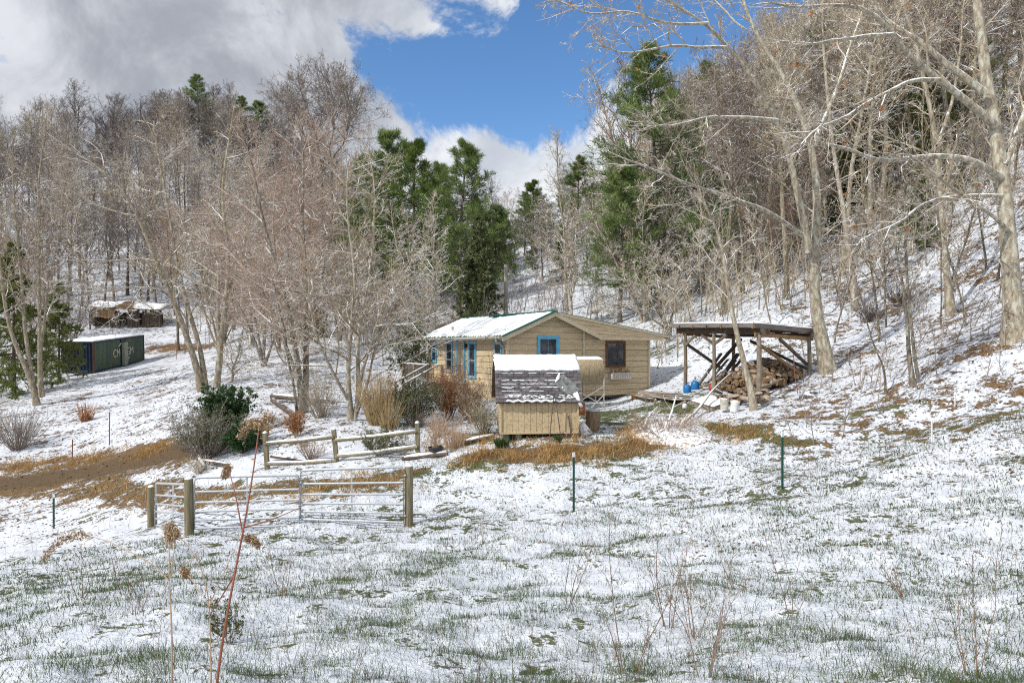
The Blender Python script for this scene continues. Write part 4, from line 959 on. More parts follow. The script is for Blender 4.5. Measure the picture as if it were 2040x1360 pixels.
def snow_sheet(corner, ex, ey, nx, ny, th, rng, edge=0.06, gap=None, name='roof_snow', parent=None, amp=0.015, mat=None, droop=0.02):
    """uneven snow layer over a planar patch: corner + u*ex + v*ey"""
    ex = Vector(ex); ey = Vector(ey); nrm = ex.cross(ey).normalized()
    if nrm.z < 0: nrm = -nrm
    uu, vv = np.meshgrid(np.linspace(0, 1, nx), np.linspace(0, 1, ny)); n = nx * ny
    jit_u = (vnoise(vv * ny * 0.35, np.zeros_like(vv), 3) - 0.5) * edge / ex.length; jit_v = (vnoise(uu * nx * 0.35, np.ones_like(uu), 4) - 0.5) * edge / ey.length
    u = uu + jit_u * (np.abs(uu - 0.5) * 2) ** 4; v = vv + jit_v * (np.abs(vv - 0.5) * 2) ** 4
    base = np.array(tuple(corner)) + u[..., None] * np.array(tuple(ex)) + v[..., None] * np.array(tuple(ey))
    e = np.minimum(np.minimum(uu * ex.length, (1 - uu) * ex.length), np.minimum(vv * ey.length, (1 - vv) * ey.length))
    hgt = th * np.clip(e / (th * 0.8), 0, 1) ** 0.5 + (vnoise(u * ex.length * 3, v * ey.length * 3, 9) - 0.5) * amp * np.clip(e / 0.05, 0, 1)
    top = base + hgt[..., None] * np.array(tuple(nrm)); bot = base - 0.004 * np.array(tuple(nrm))
    idx = np.arange(n).reshape(ny, nx)
    Q = np.stack([idx[:-1, :-1], idx[:-1, 1:], idx[1:, 1:], idx[1:, :-1]], -1).reshape(-1, 4)
    if gap is not None:
        cu = (uu[:-1, :-1] + uu[1:, 1:]) / 2; cv = (vv[:-1, :-1] + vv[1:, 1:]) / 2; keep = ~gap(cu, cv).ravel(); Q = Q[keep]
    g = Geo(); g.add(np.concatenate([top.reshape(-1, 3), bot.reshape(-1, 3)]), Q if nrm.dot(ex.cross(ey)) > 0 else Q[:, ::-1])
    per = np.concatenate([idx[0, :], idx[1:, -1], idx[-1, -2::-1], idx[-2:0:-1, 0]]); nx_ = np.roll(per, -1)
    g.F.append(np.stack([per, per + n, nx_ + n, nx_], -1))
    return g.build(name, mat or m_snow, parent, smooth=True)
rngs = np.random.default_rng(1)
def gapf(u, v):
    k = np.clip((v * (Y1 - Y0) - 0.4) / 5.0, 0, 1)
    hw = np.where(v * (Y1 - Y0) < 6.2, np.minimum(k * 0.34, (6.2 - v * (Y1 - Y0)) * 0.3), 0)
    return (u > 1 - hw / 2.8 * (0.8 + 0.5 * vnoise(v * 40, u * 0, 2)))
sn = snow_sheet((-0.40, Y0 + 0.05, 0.412), (2.52, 0, 1.064), (0, Y1 - Y0 - 0.08, 0), 46, 150, 0.028, rngs, 0.16, gapf, 'roof_snow', roof, 0.03)
snow_sheet((2.4, Y0 + 0.02, 1.478), (6.3, 0, -0.965), (0, Y1 - Y0 - 0.05, 0), 30, 30, 0.02, rngs, 0.04, None, 'roof_snow', roof)
Geo().lathe((0.35, 6.3, 0.72), [(0.06, -0.02), (0.06, 0.16), (0.09, 0.17), (0.09, 0.22), (0.0, 0.24)], 12).build('vent_pipe', m_gutter, roof)
# fascias and the boarded triangle between the gable and the lean-to roof
yf = Y0 + 0.02
fas = Geo()
fas.prism([(-0.44, yf, 0.33), (2.2, yf, 1.455), (2.2, yf, 1.27), (-0.40, yf, 0.17), (-0.44, yf, 0.19)], (0, -0.035, 0))
fas.prism([(2.203, yf, 1.455), (4.75, yf, 0.42), (4.75, yf, 0.235), (2.203, yf, 1.27)], (0, -0.035, 0))
fas.prism([(4.753, yf, 0.36), (8.35, yf, 0.36), (8.35, yf, 0.25), (4.753, yf, 0.25)], (0, -0.035, 0))
fas.prism([(2.25, yf - 0.002, 1.46), (8.78, yf - 0.002, 0.465), (8.78, yf - 0.002, 0.38), (2.55, yf - 0.002, 1.32)], (0, -0.028, 0))
fas.bar((-0.44, Y0 + 0.02, 0.30), (-0.44, Y1, 0.30), 0.03, 0.14); fas.bar((8.76, Y0 + .02, 0.40), (8.76, Y1, 0.40), 0.03, 0.12)
fas.build('fascia', m_trim, house)
g = Geo()
poly = [(2.3, 1.38), (8.7, 0.42), (8.3, 0.30), (4.8, 0.30)]
for i in range(5):       # boards laid along the roof slope
    t0, t1 = i / 5, (i + 1) / 5 - 0.012
    A = lambda t: (2.35 + (4.8 - 2.35) * t, 1.40 + (0.32 - 1.40) * t)
    B = lambda t: (8.7 - 0.35 * t, 0.44 - 0.12 * t)
    a, b, c_, d_ = A(t0), B(t0), B(t1), A(t1)
    g.prism([(a[0], yf + 0.02, a[1]), (b[0], yf + 0.02, b[1]), (c_[0], yf + 0.02, c_[1]), (d_[0], yf + 0.02, d_[1])], (0, -0.03 - 0.004 * (i % 2), 0))
g.build('boarded_gable', m_siding, house)
Geo().box((6.5, -0.17, 0.275), (3.6, 0.32, 0.03)).build('soffit', m_trim, house)
Geo().box((-0.2, 4.3, 0.33), (0.42, 9.2, 0.02)).build('soffit', m_trim, house)
gt = Geo().tube([(-0.53, Y0 + 0.02, 0.33), (-0.53, Y1, 0.31)], 0.06, 10).build('gutter', m_gutter, house)
Geo().tube([(-0.53, 0.02, 0.30), (-0.50, 0.05, 0.15), (-0.2, 0.12, 0.0), (-0.10, 0.14, -0.12), (-0.10, 0.14, -2.2)], 0.045, 10).build('downspout', m_gutter, gt)

def window(face, a, b, z0, z1, mf, name='window', fw=0.09, mid=None, sill=True, pane=m_glass, inner=m_whitewood, depth=0.05, grid=None):
    """face 'side' -> plane x=0 looking -x, coordinate along y; 'front' -> plane y=0 looking -y"""
    def pt(s, d, z): return (-d, s, z) if face == 'side' else (s, -d, z)
    def bx(s0, s1, za, zb, d0, d1):
        c = pt((s0 + s1) / 2, (d0 + d1) / 2, (za + zb) / 2); sz = (abs(d1 - d0), s1 - s0, zb - za) if face == 'side' else (s1 - s0, abs(d1 - d0), zb - za)
        return c, sz
    fr = Geo()
    for q in ((a, a + fw, z0, z1), (b - fw, b, z0, z1)): fr.box(*bx(*q, 0.0, depth + 0.02))
    for q in ((a + fw, b - fw, z1 - fw, z1), (a + fw, b - fw, z0, z0 + fw)): fr.box(*bx(*q, 0.0, depth + 0.018))
    w_ = empty(name, (0, 0, 0), None, None); w_.parent = house
    fr.build('frame', mf, w_)
    sa = Geo(); i0, i1, j0, j1 = a + fw + .003, b - fw - .003, z0 + fw + .003, z1 - fw - .003; s_ = 0.035
    for q in ((i0, i0 + s_, j0, j1), (i1 - s_, i1, j0, j1), (i0 + s_, i1 - s_, j0, j0 + s_), (i0 + s_, i1 - s_, j1 - s_, j1)): sa.box(*bx(*q, 0.0, depth))
    zm = mid if mid is not None else (j0 + j1) / 2
    if mid != 0: sa.box(*bx(i0 + s_, i1 - s_, zm - 0.02, zm + 0.02, 0.0, depth + 0.003))
    if grid:
        for k in range(1, grid): sa.box(*bx(i0 + (i1 - i0) * k / grid - .008, i0 + (i1 - i0) * k / grid + .008, j0 + s_, j1 - s_, 0.0, depth - 0.012))
    sa.build('sash', inner, w_)
    Geo().box(*bx(i0 + 0.005, i1 - 0.005, j0 + 0.005, j1 - 0.005, 0.03, 0.034)).build('pane', pane, w_)
    return w_
def plabel(o, s): o['label'] = s
plabel(window('side', 7.42, 8.10, -0.88, 0.21, m_blue, inner=m_blue), 'small blue framed window nearest the back corner')
plabel(window('side', 5.48, 6.28, -1.35, 0.21, m_blue, inner=m_whitewood, mid=-0.7), 'tall blue and white framed window left of the door')
d_ = window('side', 4.05, 4.95, -1.75, 0.30, m_blue, name='door', inner=m_whitewood, mid=-0.9, pane=m_curtain, grid=3)
plabel(d_, 'door with white frame and pale curtain')
Geo().lathe((-0.08, 4.22, -0.85), [(0, -0.03), (0.03, -0.02), (0.03, 0.02), (0, 0.03)], 10).build('handle', m_galv, d_)
plabel(window('side', 2.88, 3.70, -1.54, 0.21, m_blue, inner=m_whitewood, mid=-0.7), 'tallest window, right of the door')
plabel(window('side', 0.40, 1.15, -0.90, 0.18, m_blue, inner=m_whitewood), 'blue framed window beside the downspout')
plabel(window('front', 1.48, 2.60, -0.80, 0.42, m_blue, inner=m_blue, fw=0.11, mid=0, grid=2), 'bright blue framed window under the gable')
plabel(window('front', 5.20, 6.35, -1.02, 0.20, m_brownframe, inner=m_brownframe, fw=0.07, mid=0, grid=3), 'dark brown framed window above the planter')
pl = Geo().box((5.9, -0.20, -1.42), (1.12, 0.30, 0.03))
for i in range(10): pl.box((5.39 + i * 0.113, -0.345, -1.40), (0.07, 0.02, 0.22))
pl.box((5.9, -0.35, -1.29), (1.16, 0.02, 0.05)); pl.box((5.9, -0.35, -1.53), (1.16, 0.02, 0.04)); pl.box((5.9, -0.33, -1.41), (1.08, 0.012, 0.24)); pl.box((5.37, -0.2, -1.41), (0.03, 0.3, 0.26)); pl.box((6.43, -0.2, -1.41), (0.03, 0.3, 0.26))
plo = pl.build('window_box', m_whitewood, house)
rng = np.random.default_rng(5); pos = rng.uniform((5.4, -0.32, -1.28), (6.4, -0.08, -1.15), (160, 3))
Geo().add(*blades(pos, np.tile([0, 0, 1.], (160, 1)), 3, 0.10, 0.012, rng, 0.5, True)).build('dried_plants', m_seed, plo)
Geo().lathe((-0.08, 3.9, 0.02), [(0.0, 0.08), (0.07, 0.06), (0.09, -0.05), (0.05, -0.14), (0, -0.16)], 12).build('porch_lamp', m_black, house)

# deck and stairs by the side door
deck = empty('deck', HO, 'small weathered wooden deck with railings and stairs on the left side of the cabin', 'deck', RZ)
df = Geo()
for i in range(9): df.box((-0.11 - i * 0.145, 6.25, -1.78), (0.135, 5.1, 0.04))
df.build('floor_boards', m_wood, deck)
for x, y in ((-1.35, 3.75), (-1.35, 5.5), (-1.35, 7.2), (-1.35, 8.8), (-0.08, 8.8)):
    Geo().box((x, y, -1.95), (0.1, 0.1, 2.0)).build('post', m_wood, deck)
r_ = Geo()
for a, b in (((-1.35, 5.6, -0.95), (-1.35, 8.8, -0.95)), ((-1.38, 8.8, -0.945), (-0.05, 8.8, -0.945)), ((-1.35, 5.6, -1.62), (-1.35, 8.8, -1.62)), ((-1.35, 8.8, -1.62), (-0.05, 8.8, -1.62)), ((-1.35, 3.7, -0.95), (-1.35, 4.15, -0.95))):
    r_.bar(a, b, 0.09, 0.045)
for i in range(22): r_.box((-1.35, 5.75 + i * 0.138, -1.28), (0.035, 0.035, 0.64))
for i in range(9): r_.box((-1.25 + i * 0.138, 8.8, -1.28), (0.035, 0.035, 0.64))
r_.build('railing', m_wood, deck)
s_ = Geo()
for y in (4.25, 5.45):
    s_.bar((-1.35, y, -0.93), (-3.0, y, -1.75), 0.09, 0.05); s_.bar((-1.35, y, -1.85), (-3.0, y, -2.72), 0.04, 0.22); s_.box((-3.0, y, -2.15), (0.09, 0.09, 0.95))
for i in range(5): s_.box((-1.55 - i * 0.3, 4.85, -1.98 - i * 0.16), (0.28, 1.16, 0.04))
s_.build('stairs', m_wood, deck)
sn_ = Geo()
for y in (4.25, 5.45): sn_.tube([(-1.3, y, -0.895), (-2.1, y, -1.28), (-3.02, y, -1.72)], 0.045, 6)
sn_.tube([(-1.35, 5.6, -0.92), (-1.35, 7.5, -0.915), (-1.35, 8.8, -0.92)], 0.035, 6)
sn_.build('rail_snow', m_snow, deck, smooth=True)

# fuel tank on its stand
tk = P(1172, 812, 29.4); tk.z = gz(tk.x, tk.y) 
tank = empty('fuel_tank', (tk.x, tk.y, tk.z), 'rust stained tan oil tank on a metal stand behind the storage shed', 'fuel tank', math.radians(14))
zc = (CAMZ + (688 - 739) / F * 29.4) - tk.z
tg_ = Geo(); K = 14; prof = []
for i in range(K): 
    t = i / (K - 1) * math.pi; prof.append(t)
pts = []; rr_ = []
R0 = 0.60; L0 = 1.55; xc = -0.30
for t in np.linspace(0, math.pi / 2, 7): pts.append((xc - L0 / 2 - 0.12 * math.cos(t), 0, zc)); rr_.append(max(0.01, R0 * math.sin(t) ** 0.55))
for t in np.linspace(math.pi / 2, 0, 7): pts.append((xc + L0 / 2 + 0.12 * math.cos(t), 0, zc)); rr_.append(max(0.01, R0 * math.sin(t) ** 0.55))
Geo().tube(pts, rr_, 40).build('tank_body', m_tank, tank, smooth=True)
sg = []; 
ns = Geo(); nu, nv = 16, 10
uu, vv = np.meshgrid(np.linspace(xc - L0 / 2 - 0.06, xc + L0 / 2 + 0.06, nu), np.linspace(-0.62, 0.62, nv))
zz = zc + R0 * np.cos(vv) + 0.05 * np.clip(1 - (np.abs(vv) / 0.62) ** 3, 0, 1) * np.clip((L0 / 2 + 0.06 - np.abs(uu - xc)) / 0.1, 0.0, 1) - 0.01
idx = np.arange(nu * nv).reshape(nv, nu)
ns.add(np.stack([uu, R0 * np.sin(vv), zz], -1), np.stack([idx[:-1, :-1], idx[:-1, 1:], idx[1:, 1:], idx[1:, :-1]], -1).reshape(-1, 4)); ns.build('tank_snow', m_snow, tank, smooth=True)
x2 = 0.52; x1 = -1.0
for x in (x1, x2):
    for y in (-0.5, 0.5): Geo().box((x, y, zc / 2 - 0.1), (0.05, 0.05, zc + 0.1)).build('leg', m_whitewood, tank)
bx_ = Geo()
for a, b in (((x2, -0.54, 0.1), (x1, -0.54, 0.95)), ((x1, -0.55, 0.1), (x2, -0.55, 0.95)), ((x2 - .6, -0.56, 0.05), (x2, -0.56, 0.6))): bx_.bar(a, b, 0.03, 0.035)
bx_.build('cross_brace', m_whitewood, tank)

# ------------------------------------------------------------------ storage shed
SR = math.radians(4.5)
sc_ = P(998, 863, 21.0)
shed = empty('storage_shed', sc_, 'small tan garden shed with grey shingled barn roof under thick snow', 'shed', SR)
W_, D_, HW = 2.38, 2.3, 1.0
g = Geo()
n = 13
for i in range(n):
    a = i * W_ / n; g.box((a + W_ / n / 2, 0, HW / 2), (W_ / n - 0.009, 0.02, HW))
g.box((W_ / 2, 0.02, HW / 2), (W_ - 0.01, 0.02, HW - 0.02))
g.build('front_wall', m_shedwall, shed)
gp = [(0, 0), (D_, 0), (D_, HW), (D_ - 0.42, HW + 0.92), (D_ / 2, HW + 1.34), (0.42, HW + 0.92), (0, HW)]
for x, nm in ((0.0, 'side_wall'), (W_ - 0.04, 'side_wall')):
    Geo().prism([(x, 0.035 + a * 0.985, b) for a, b in gp], (0.04, 0, 0)).build(nm, m_shedwall, shed)
Geo().box((W_ / 2, D_, HW / 2), (W_, 0.03, HW)).build('back_wall', m_shedwall, shed)
g = Geo(); g.box((-0.02, -0.03, HW / 2), (0.07, 0.04, HW)); g.box((W_ + 0.01, -0.03, HW / 2), (0.06, 0.04, HW)); g.box((W_ / 2, -0.035, 0.01), (W_, 0.04, 0.06))
g.build('corner_trim', m_shedwall, shed)
for x in (0.15, 0.55, W_ - 0.3):
    for y in (0.15, D_ - 0.2): Geo().box((x, y, -0.22), (0.18, 0.2, 0.4)).build('pier_block', m_stone, shed)
# gambrel roof with single shingles
lo_a = Vector((0, -0.16, HW - 0.04)); lo_b = Vector((0, 0.36, HW + 0.93)); up_b = Vector((0, D_ / 2, HW + 1.38))
roofg = Geo()
for p, q in ((lo_a, lo_b), (lo_b, up_b)): 
    roofg.prism([(-0.16, p.y, p.z), (-0.16, q.y, q.z), (-0.16, q.y + 0.02, q.z - 0.05), (-0.16, p.y + 0.03, p.z - 0.03)], (W_ + 0.30, 0, 0))
    roofg.prism([(-0.16, D_ - p.y, p.z), (-0.16, D_ - q.y, q.z), (-0.16, D_ - q.y - 0.02, q.z - 0.05), (-0.16, D_ - p.y - 0.03, p.z - 0.03)], (W_ + 0.30, 0, 0))
sroof = roofg.build('roof', m_darkwood, shed)
sh = Geo(); dvec = (lo_b - lo_a); L_ = dvec.length; dn = dvec.normalized(); nn_ = Vector((0, -dn.z, dn.y)); rows = 9; tabw = 0.235
for r in range(rows):
    off = (r % 2) * tabw / 2
    x = -0.17 - off
    while x < W_ + 0.14:
        x0 = max(x, -0.17); x1_ = min(x + tabw - 0.012, W_ + 0.145)
        if x1_ - x0 > 0.03:
            p = lo_a + dn * (r * L_ / rows); q = lo_a + dn * ((r + 1.15) * L_ / rows); lift = random.uniform(0.016, 0.026)
            a = p + nn_ * lift; b = q + nn_ * 0.006; cdn = p + nn_ * 0.004
            t = random.random()
            V = [(x0, a.y, a.z), (x1_, a.y, a.z), (x1_, b.y, b.z), (x0, b.y, b.z), (x0, cdn.y, cdn.z), (x1_, cdn.y, cdn.z)]
            sh.add(V, [[0, 1, 2, 3], [4, 5, 1, 0]], np.full(6, t))
            sh.F.append(np.array([[sh.n - 6, sh.n - 3, sh.n - 2]]))
        x += tabw
sh.build('shingles', m_shingle, sroof)
sh = Geo()
p = Vector((0, D_ - lo_a.y, lo_a.z)); q = Vector((0, D_ - lo_b.y, lo_b.z))
sh.prism([(-0.17, p.y, p.z), (-0.17, q.y, q.z), (-0.17, q.y + .02, q.z), (-0.17, p.y + .02, p.z)], (W_ + .31, 0, 0)); sh.build('shingles', m_shingle, sroof)
snow_sheet((-0.17, lo_b.y - 0.03, lo_b.z - 0.01), (W_ + 0.32, 0, 0), (0, up_b.y - lo_b.y + 0.03, up_b.z - lo_b.z + 0.01), 70, 24, 0.075, rngs, 0.06, None, 'roof_snow', sroof, 0.025)
snow_sheet((-0.17, up_b.y, up_b.z), (W_ + 0.32, 0, 0), (0, up_b.y - lo_b.y, -(up_b.z - lo_b.z)), 40, 12, 0.075, rngs, 0.04, None, 'roof_snow', sroof, 0.02)
sg = Geo(); rs = random.Random(4)
for r in range(1, rows):
    if r in (7,): continue
    x = 0.0 + rs.random() * 0.1
    while x < W_ - 0.25:
        l = rs.uniform(0.25, 0.9); l = min(l, W_ - 0.15 - x)
        p = lo_a + dn * (r * L_ / rows) + nn_ * 0.022
        k = max(4, int(l / 0.05)); pts = [(x + l * i / k, p.y + rs.uniform(-.006, .006), p.z + rs.uniform(-0.008, 0.012)) for i in range(k + 1)]
        rd_ = [rs.uniform(0.006, 0.02) * (1.1 if r in (2, 4, 6) else 0.8) for _ in pts]; rd_[0] = rd_[-1] = 0.003
        if rs.random() < 0.8: sg.tube(pts, rd_, 6)
        x += l + rs.uniform(0.03, 0.3)
k = 40; pts = [(0.15 + (W_ - 0.55) * i / k, lo_a.y - 0.01 + rs.uniform(-.006, .006), lo_a.z + 0.045 + 0.02 * math.sin(i)) for i in range(k + 1)]
sg.tube(pts, [0.012] + [rs.uniform(0.03, 0.042) for _ in range(k - 1)] + [0.02], 8)
for i in range(46):     # melting lumps on the second course
    x = rs.uniform(0.1, W_ - 0.1); p = lo_a + dn * (1.45 * L_ / rows + rs.uniform(-.03, .05)) + nn_ * 0.02
    sg.tube([(x, p.y, p.z), (x + rs.uniform(.04, .12), p.y, p.z + rs.uniform(-.01, .01))], rs.uniform(0.008, 0.02), 5)
sg.build('shingle_snow', m_snow, sroof, smooth=True)
# torn flap of roofing and rusty flue pipe
m_torn = M('pale_torn_shingle', (0.30, 0.32, 0.31), (0.17, 0.18, 0.18), 8, 0.85, 0.3, 0.6, 0.9)
tf = empty('torn_roofing', sc_, 'crumpled snow dusted flap of torn shingles hanging on the right of the shed roof', 'roofing', SR)
for k, (cx, cz, a) in enumerate(((1.98, 1.62, 0.7), (2.14, 1.52, 0.6), (1.90, 1.45, 0.9), (2.08, 1.32, 0.5), (2.25, 1.38, 0.75))):
    R = Matrix.Rotation(a, 3, 'Y') @ Matrix.Rotation(0.25 - 0.1 * k, 3, 'X')
    Geo().box((cx, -0.16 + (cz - 0.96) * 0.536 - 0.07 - 0.02 * (k % 3), cz), (0.36, 0.016, 0.22), R=R).build('shingle_strip', m_torn, tf)
snf = Geo()
snf.tube([(1.84, 0.20, 1.82), (1.78, 0.10, 1.66), (1.70, 0.05, 1.56)], [0.03, 0.06, 0.02], 8); snf.tube([(1.95, 0.18, 1.78), (2.08, 0.08, 1.64), (2.18, 0.03, 1.54)], [0.015, 0.03, 0.012], 8); snf.tube([(1.90, 0.0, 1.42), (1.98, -0.05, 1.30)], [0.025, 0.012], 8)
snf.build('snow_patch', m_snow, tf, smooth=True)
fp = empty('flue_pipe', sc_, 'bent rusty flue pipe with snow on it at the right corner of the shed', 'pipe', SR)
g = Geo(); g.tube([(2.47, 0.1, 1.32), (2.48, 0.02, 0.98)], 0.085, 14); g.tube([(2.52, 0.0, 0.92), (2.53, 0.0, 0.55)], 0.10, 14)
g.build('pipe_section', m_rust, fp, smooth=True)
Geo().tube([(2.30, -0.02, 1.24), (2.38, -0.08, 1.05), (2.45, -0.1, 0.88), (2.50, -0.08, 0.80)], [0.09, 0.075, 0.06, 0.05], 10).build('pipe_snow', m_snow, fp, smooth=True)
# barrel, snow pile, rake handles
b_ = on(1181, 858); 
bar_ = empty('barrel', (b_.x, b_.y, b_.z - 0.03), 'weathered brown barrel with grey lid beside the storage shed', 'barrel')
Geo().lathe((0, 0, 0), [(0.0, 0.0), (0.20, 0.0), (0.225, 0.12), (0.235, 0.38), (0.225, 0.62), (0.205, 0.72), (0.0, 0.72)], 28).build('body', M('barrel_wood', (0.28, 0.19, 0.11), (0.15, 0.11, 0.08), 5, 0.8, 0.5, stretch=(4, 4, 0.5)), bar_, smooth=False)
Geo().lathe((0, 0, 0.70), [(0.0, 0.035), (0.10, 0.05), (0.225, 0.03), (0.235, -0.02), (0.22, -0.02)], 28).build('lid', m_galv, bar_)
hp = empty('garden_tool', P(1095, 872, 20.85), 'long handled garden tool leaning on the front of the shed', 'tool', group='garden tools leaning on the shed')
Geo().tube([(0, 0, 0.0), (0.13, 0.02, 1.35)], 0.014, 8).build('handle', m_darkwood, hp); Geo().box((0.0, 0, 0.02), (0.18, 0.02, 0.05)).build('tool_head', m_rust, hp)
hp2 = hp.copy(); COL.objects.link(hp2); hp2.location = P(1117, 870, 20.85); hp2.rotation_euler = (0, math.radians(-13), 0)
for o in list(hp.children):
    c = o.copy(); COL.objects.link(c); c.parent = hp2
brd = Geo().bar((0, 0, 0), (-0.1, 0.05, 0.62), 0.05, 0.03).build('wood_stake', m_darkwood); brd.location = P(1139, 868, 20.86); tag(brd, 'short dark stake leaning on the right part of the shed front', 'stake')

def mound(name, label, cat, c, rx, ry, h, mat, seed, kind=None, rz=0):
    nu, nv = 40, 12; a = np.linspace(0, 2 * math.pi, nu, endpoint=False); r = np.linspace(0, 1, nv); A, R = np.meshgrid(a, r)
    j = 1 + 0.25 * (vnoise(np.cos(A) * 3 + 5, np.sin(A) * 3 + 5, seed) - 0.5)
    x = np.cos(A) * R * rx * j; y = np.sin(A) * R * ry * j; zz = h * (1 - R ** 2) * (0.75 + 0.5 * vnoise(x * 6 + 9, y * 6 + 9, seed + 1)) - 0.06
    wx = x * math.cos(rz) - y * math.sin(rz) + c[0]; wy = x * math.sin(rz) + y * math.cos(rz) + c[1]
    zz = zz + ground(wx.ravel(), wy.ravel()).reshape(wx.shape)
    idx = np.arange(nu * nv).reshape(nv, nu); n_ = np.roll(idx, -1, 1)
    Q = np.stack([idx[:-1], n_[:-1], n_[1:], idx[1:]], -1).reshape(-1, 4)[:, ::-1]
    o = Geo().add(np.stack([wx, wy, zz], -1), Q).build(name, mat, smooth=True)
    return tag(o, label, cat, kind=kind)
m_dirty = M('snow_over_debris', (0.80, 0.82, 0.86), (0.74, 0.76, 0.80), 5, 0.7, 0.6, mos=((0.20, 0.15, 0.10), 2.0, 0.9))
p_ = on(1162, 862); mound('snow_pile', 'snow covered heap between the storage shed and the barrel', 'snow pile', p_, 0.3, 0.4, 0.35, m_dirty, 61)
p_ = on(1208, 856); mound('snowy_mat', 'snow dusted dark mat on the grass right of the barrel', 'mat', p_, 0.42, 0.7, 0.05, m_dirty, 62)
p_ = on(1330, 868); mound('snowy_brush_pile', 'snow covered heap of brush right of the storage shed', 'brush pile', p_, 1.5, 1.5, 0.42, m_dirty, 63)
# branches in the brush heap and the long curved fallen branch
def branch(label, pts, r0, mat=m_bark_tan, name='fallen_branch', seed=0, group=None, twigs=6):
    rng = np.random.default_rng(seed)
    p = resample(pts, 10); base = Vector(p[0]); rd = np.linspace(r0, r0 * 0.35, 10)
    g = Geo().tubes(p[None], rd[None], 8, cap=True)
    if twigs:
        A = spawn(p[None], rd[None], twigs, 0.3, 1, (25, 60), 0.3, 5, 0.02, 0.15, rng, 0.006); g.tubes(*A, 4)
        B = spawn(*A, 3, 0.2, 1, (25, 60), 0.4, 4, 0.02, 0.15, rng, 0.004); g.tubes(*B, 3)
    o = g.build(name, mat, loc=base); return tag(o, label, 'branch', group)
m_snowbark = M('snow_topped_bark', (0.34, 0.31, 0.27), (0.2, 0.18, 0.15), 6, 0.9, 0.5, 0.9, 0.5)
def gp_(px, py, dz=0.05): p = G(px, py); p.z += dz; return p
branch('long curved pale branch lying from the brush heap up to the firewood', [gp_(1350, 855, .1), gp_(1390, 832, .2), gp_(1410, 812, .45), gp_(1430, 798, .6), gp_(1455, 782, .75)], 0.06, m_snowbark, seed=1, twigs=4)
branch('short forked branch sticking up from the brush heap', [gp_(1333, 850, .2), gp_(1340, 835, .35), gp_(1347, 818, .55)], 0.05, m_snowbark, seed=2, twigs=4)
branch('snowy branch on the near side of the brush heap', [gp_(1280, 872, .15), gp_(1290, 855, .4), gp_(1310, 842, .55)], 0.055, m_snowbark, seed=3, twigs=5)
shrub('brush_twigs', 'tangle of thin snowy twigs sticking out of the brush heap', on(1325, 872), 0.75, 1.7, 90, m_twig_red, None, seed=64, cat='brush', rmin=0.004)
for i, (a, b) in enumerate((((1265, 860), (1330, 840)), ((1300, 880), (1370, 865)), ((1330, 845), (1400, 880)), ((1290, 845), (1350, 830)), ((1345, 870), (1400, 850)))):
    branch('thin snowy stick tangled in the brush heap', [gp_(*a, .1), gp_((a[0] + b[0]) / 2, (a[1] + b[1]) / 2, .45), gp_(*b, .2)], 0.022, m_snowbark, seed=10 + i, group='sticks in the brush heap')

# ------------------------------------------------------------------ boardwalk, pallets, buckets
def box_thing(name, label, cat, corners, th, mat, n, snow=True, along=0, group=None):
    """platform over four ground points (world), planked along edge 0->1"""
    a, b, c_, d_ = [Vector(q) for q in corners]; base = (a + b + c_ + d_) / 4
    root = empty(name, base, label, cat, group=group); g = Geo()
    for i in range(n):
        t = (i + 0.5) / n; p = a.lerp(d_, t) - base; q = b.lerp(c_, t) - base; wd = (d_ - a).length / n - 0.02
        g.bar(p, q, wd, 0.035)
    g.build('planks', mat, root); g = Geo()
    for t in (0.03, 0.5, 0.97): p = a.lerp(b, t) - base; q = d_.lerp(c_, t) - base; g.bar(p + Vector((0, 0, -th / 2 - .02)), q + Vector((0, 0, -th / 2 - .02)), 0.06, th)
    g.bar(a - base + Vector((0, 0, -th / 2 - .02)), b - base + Vector((0, 0, -th / 2 - .02)), 0.05, th)
    g.build('beam', mat, root)
    if snow:
        u = (b - a); v = (d_ - a); o = snow_sheet(a - base + Vector((0, 0, 0.019)) + u * .02 + v * .02, u * .96, v * .96, 20, 14, 0.03, rngs, 0.06, None, 'snow', root, 0.03)
    return root
def lift(px, py, Y): return P(px, py, min(Y, G(px, py + 5).y))
box_thing('boardwalk', 'long snow covered wooden walkway leading to the right corner of the cabin', 'boardwalk', [lift(1310, 789, 29.5), lift(1367, 798, 27.5), lift(1345, 782, 31.5), lift(1282, 777, 32.5)], 0.14, m_wood, 4)
box_thing('wooden_step', 'low snow covered wooden step at the end of the walkway', 'step', [lift(1265, 787, 30.5), lift(1308, 796, 29.2), lift(1305, 789, 30.6), lift(1270, 783, 31.6)], 0.12, m_wood, 2)
box_thing('wooden_platform', 'snow covered wooden pallet platform in front of the pole shed', 'platform', [lift(1374, 799, 26.0), lift(1420, 812, 24.2), lift(1452, 798, 25.8), lift(1412, 786, 28.0)], 0.24, m_wood, 5)
cb = Geo().box((0, 0, 0), (0.4, 0.3, 0.5)).build('wood_block', m_lumber); cb.location = P(1268, 795, 30.3); tag(cb, 'square wooden block under the step at the corner of the cabin', 'block')
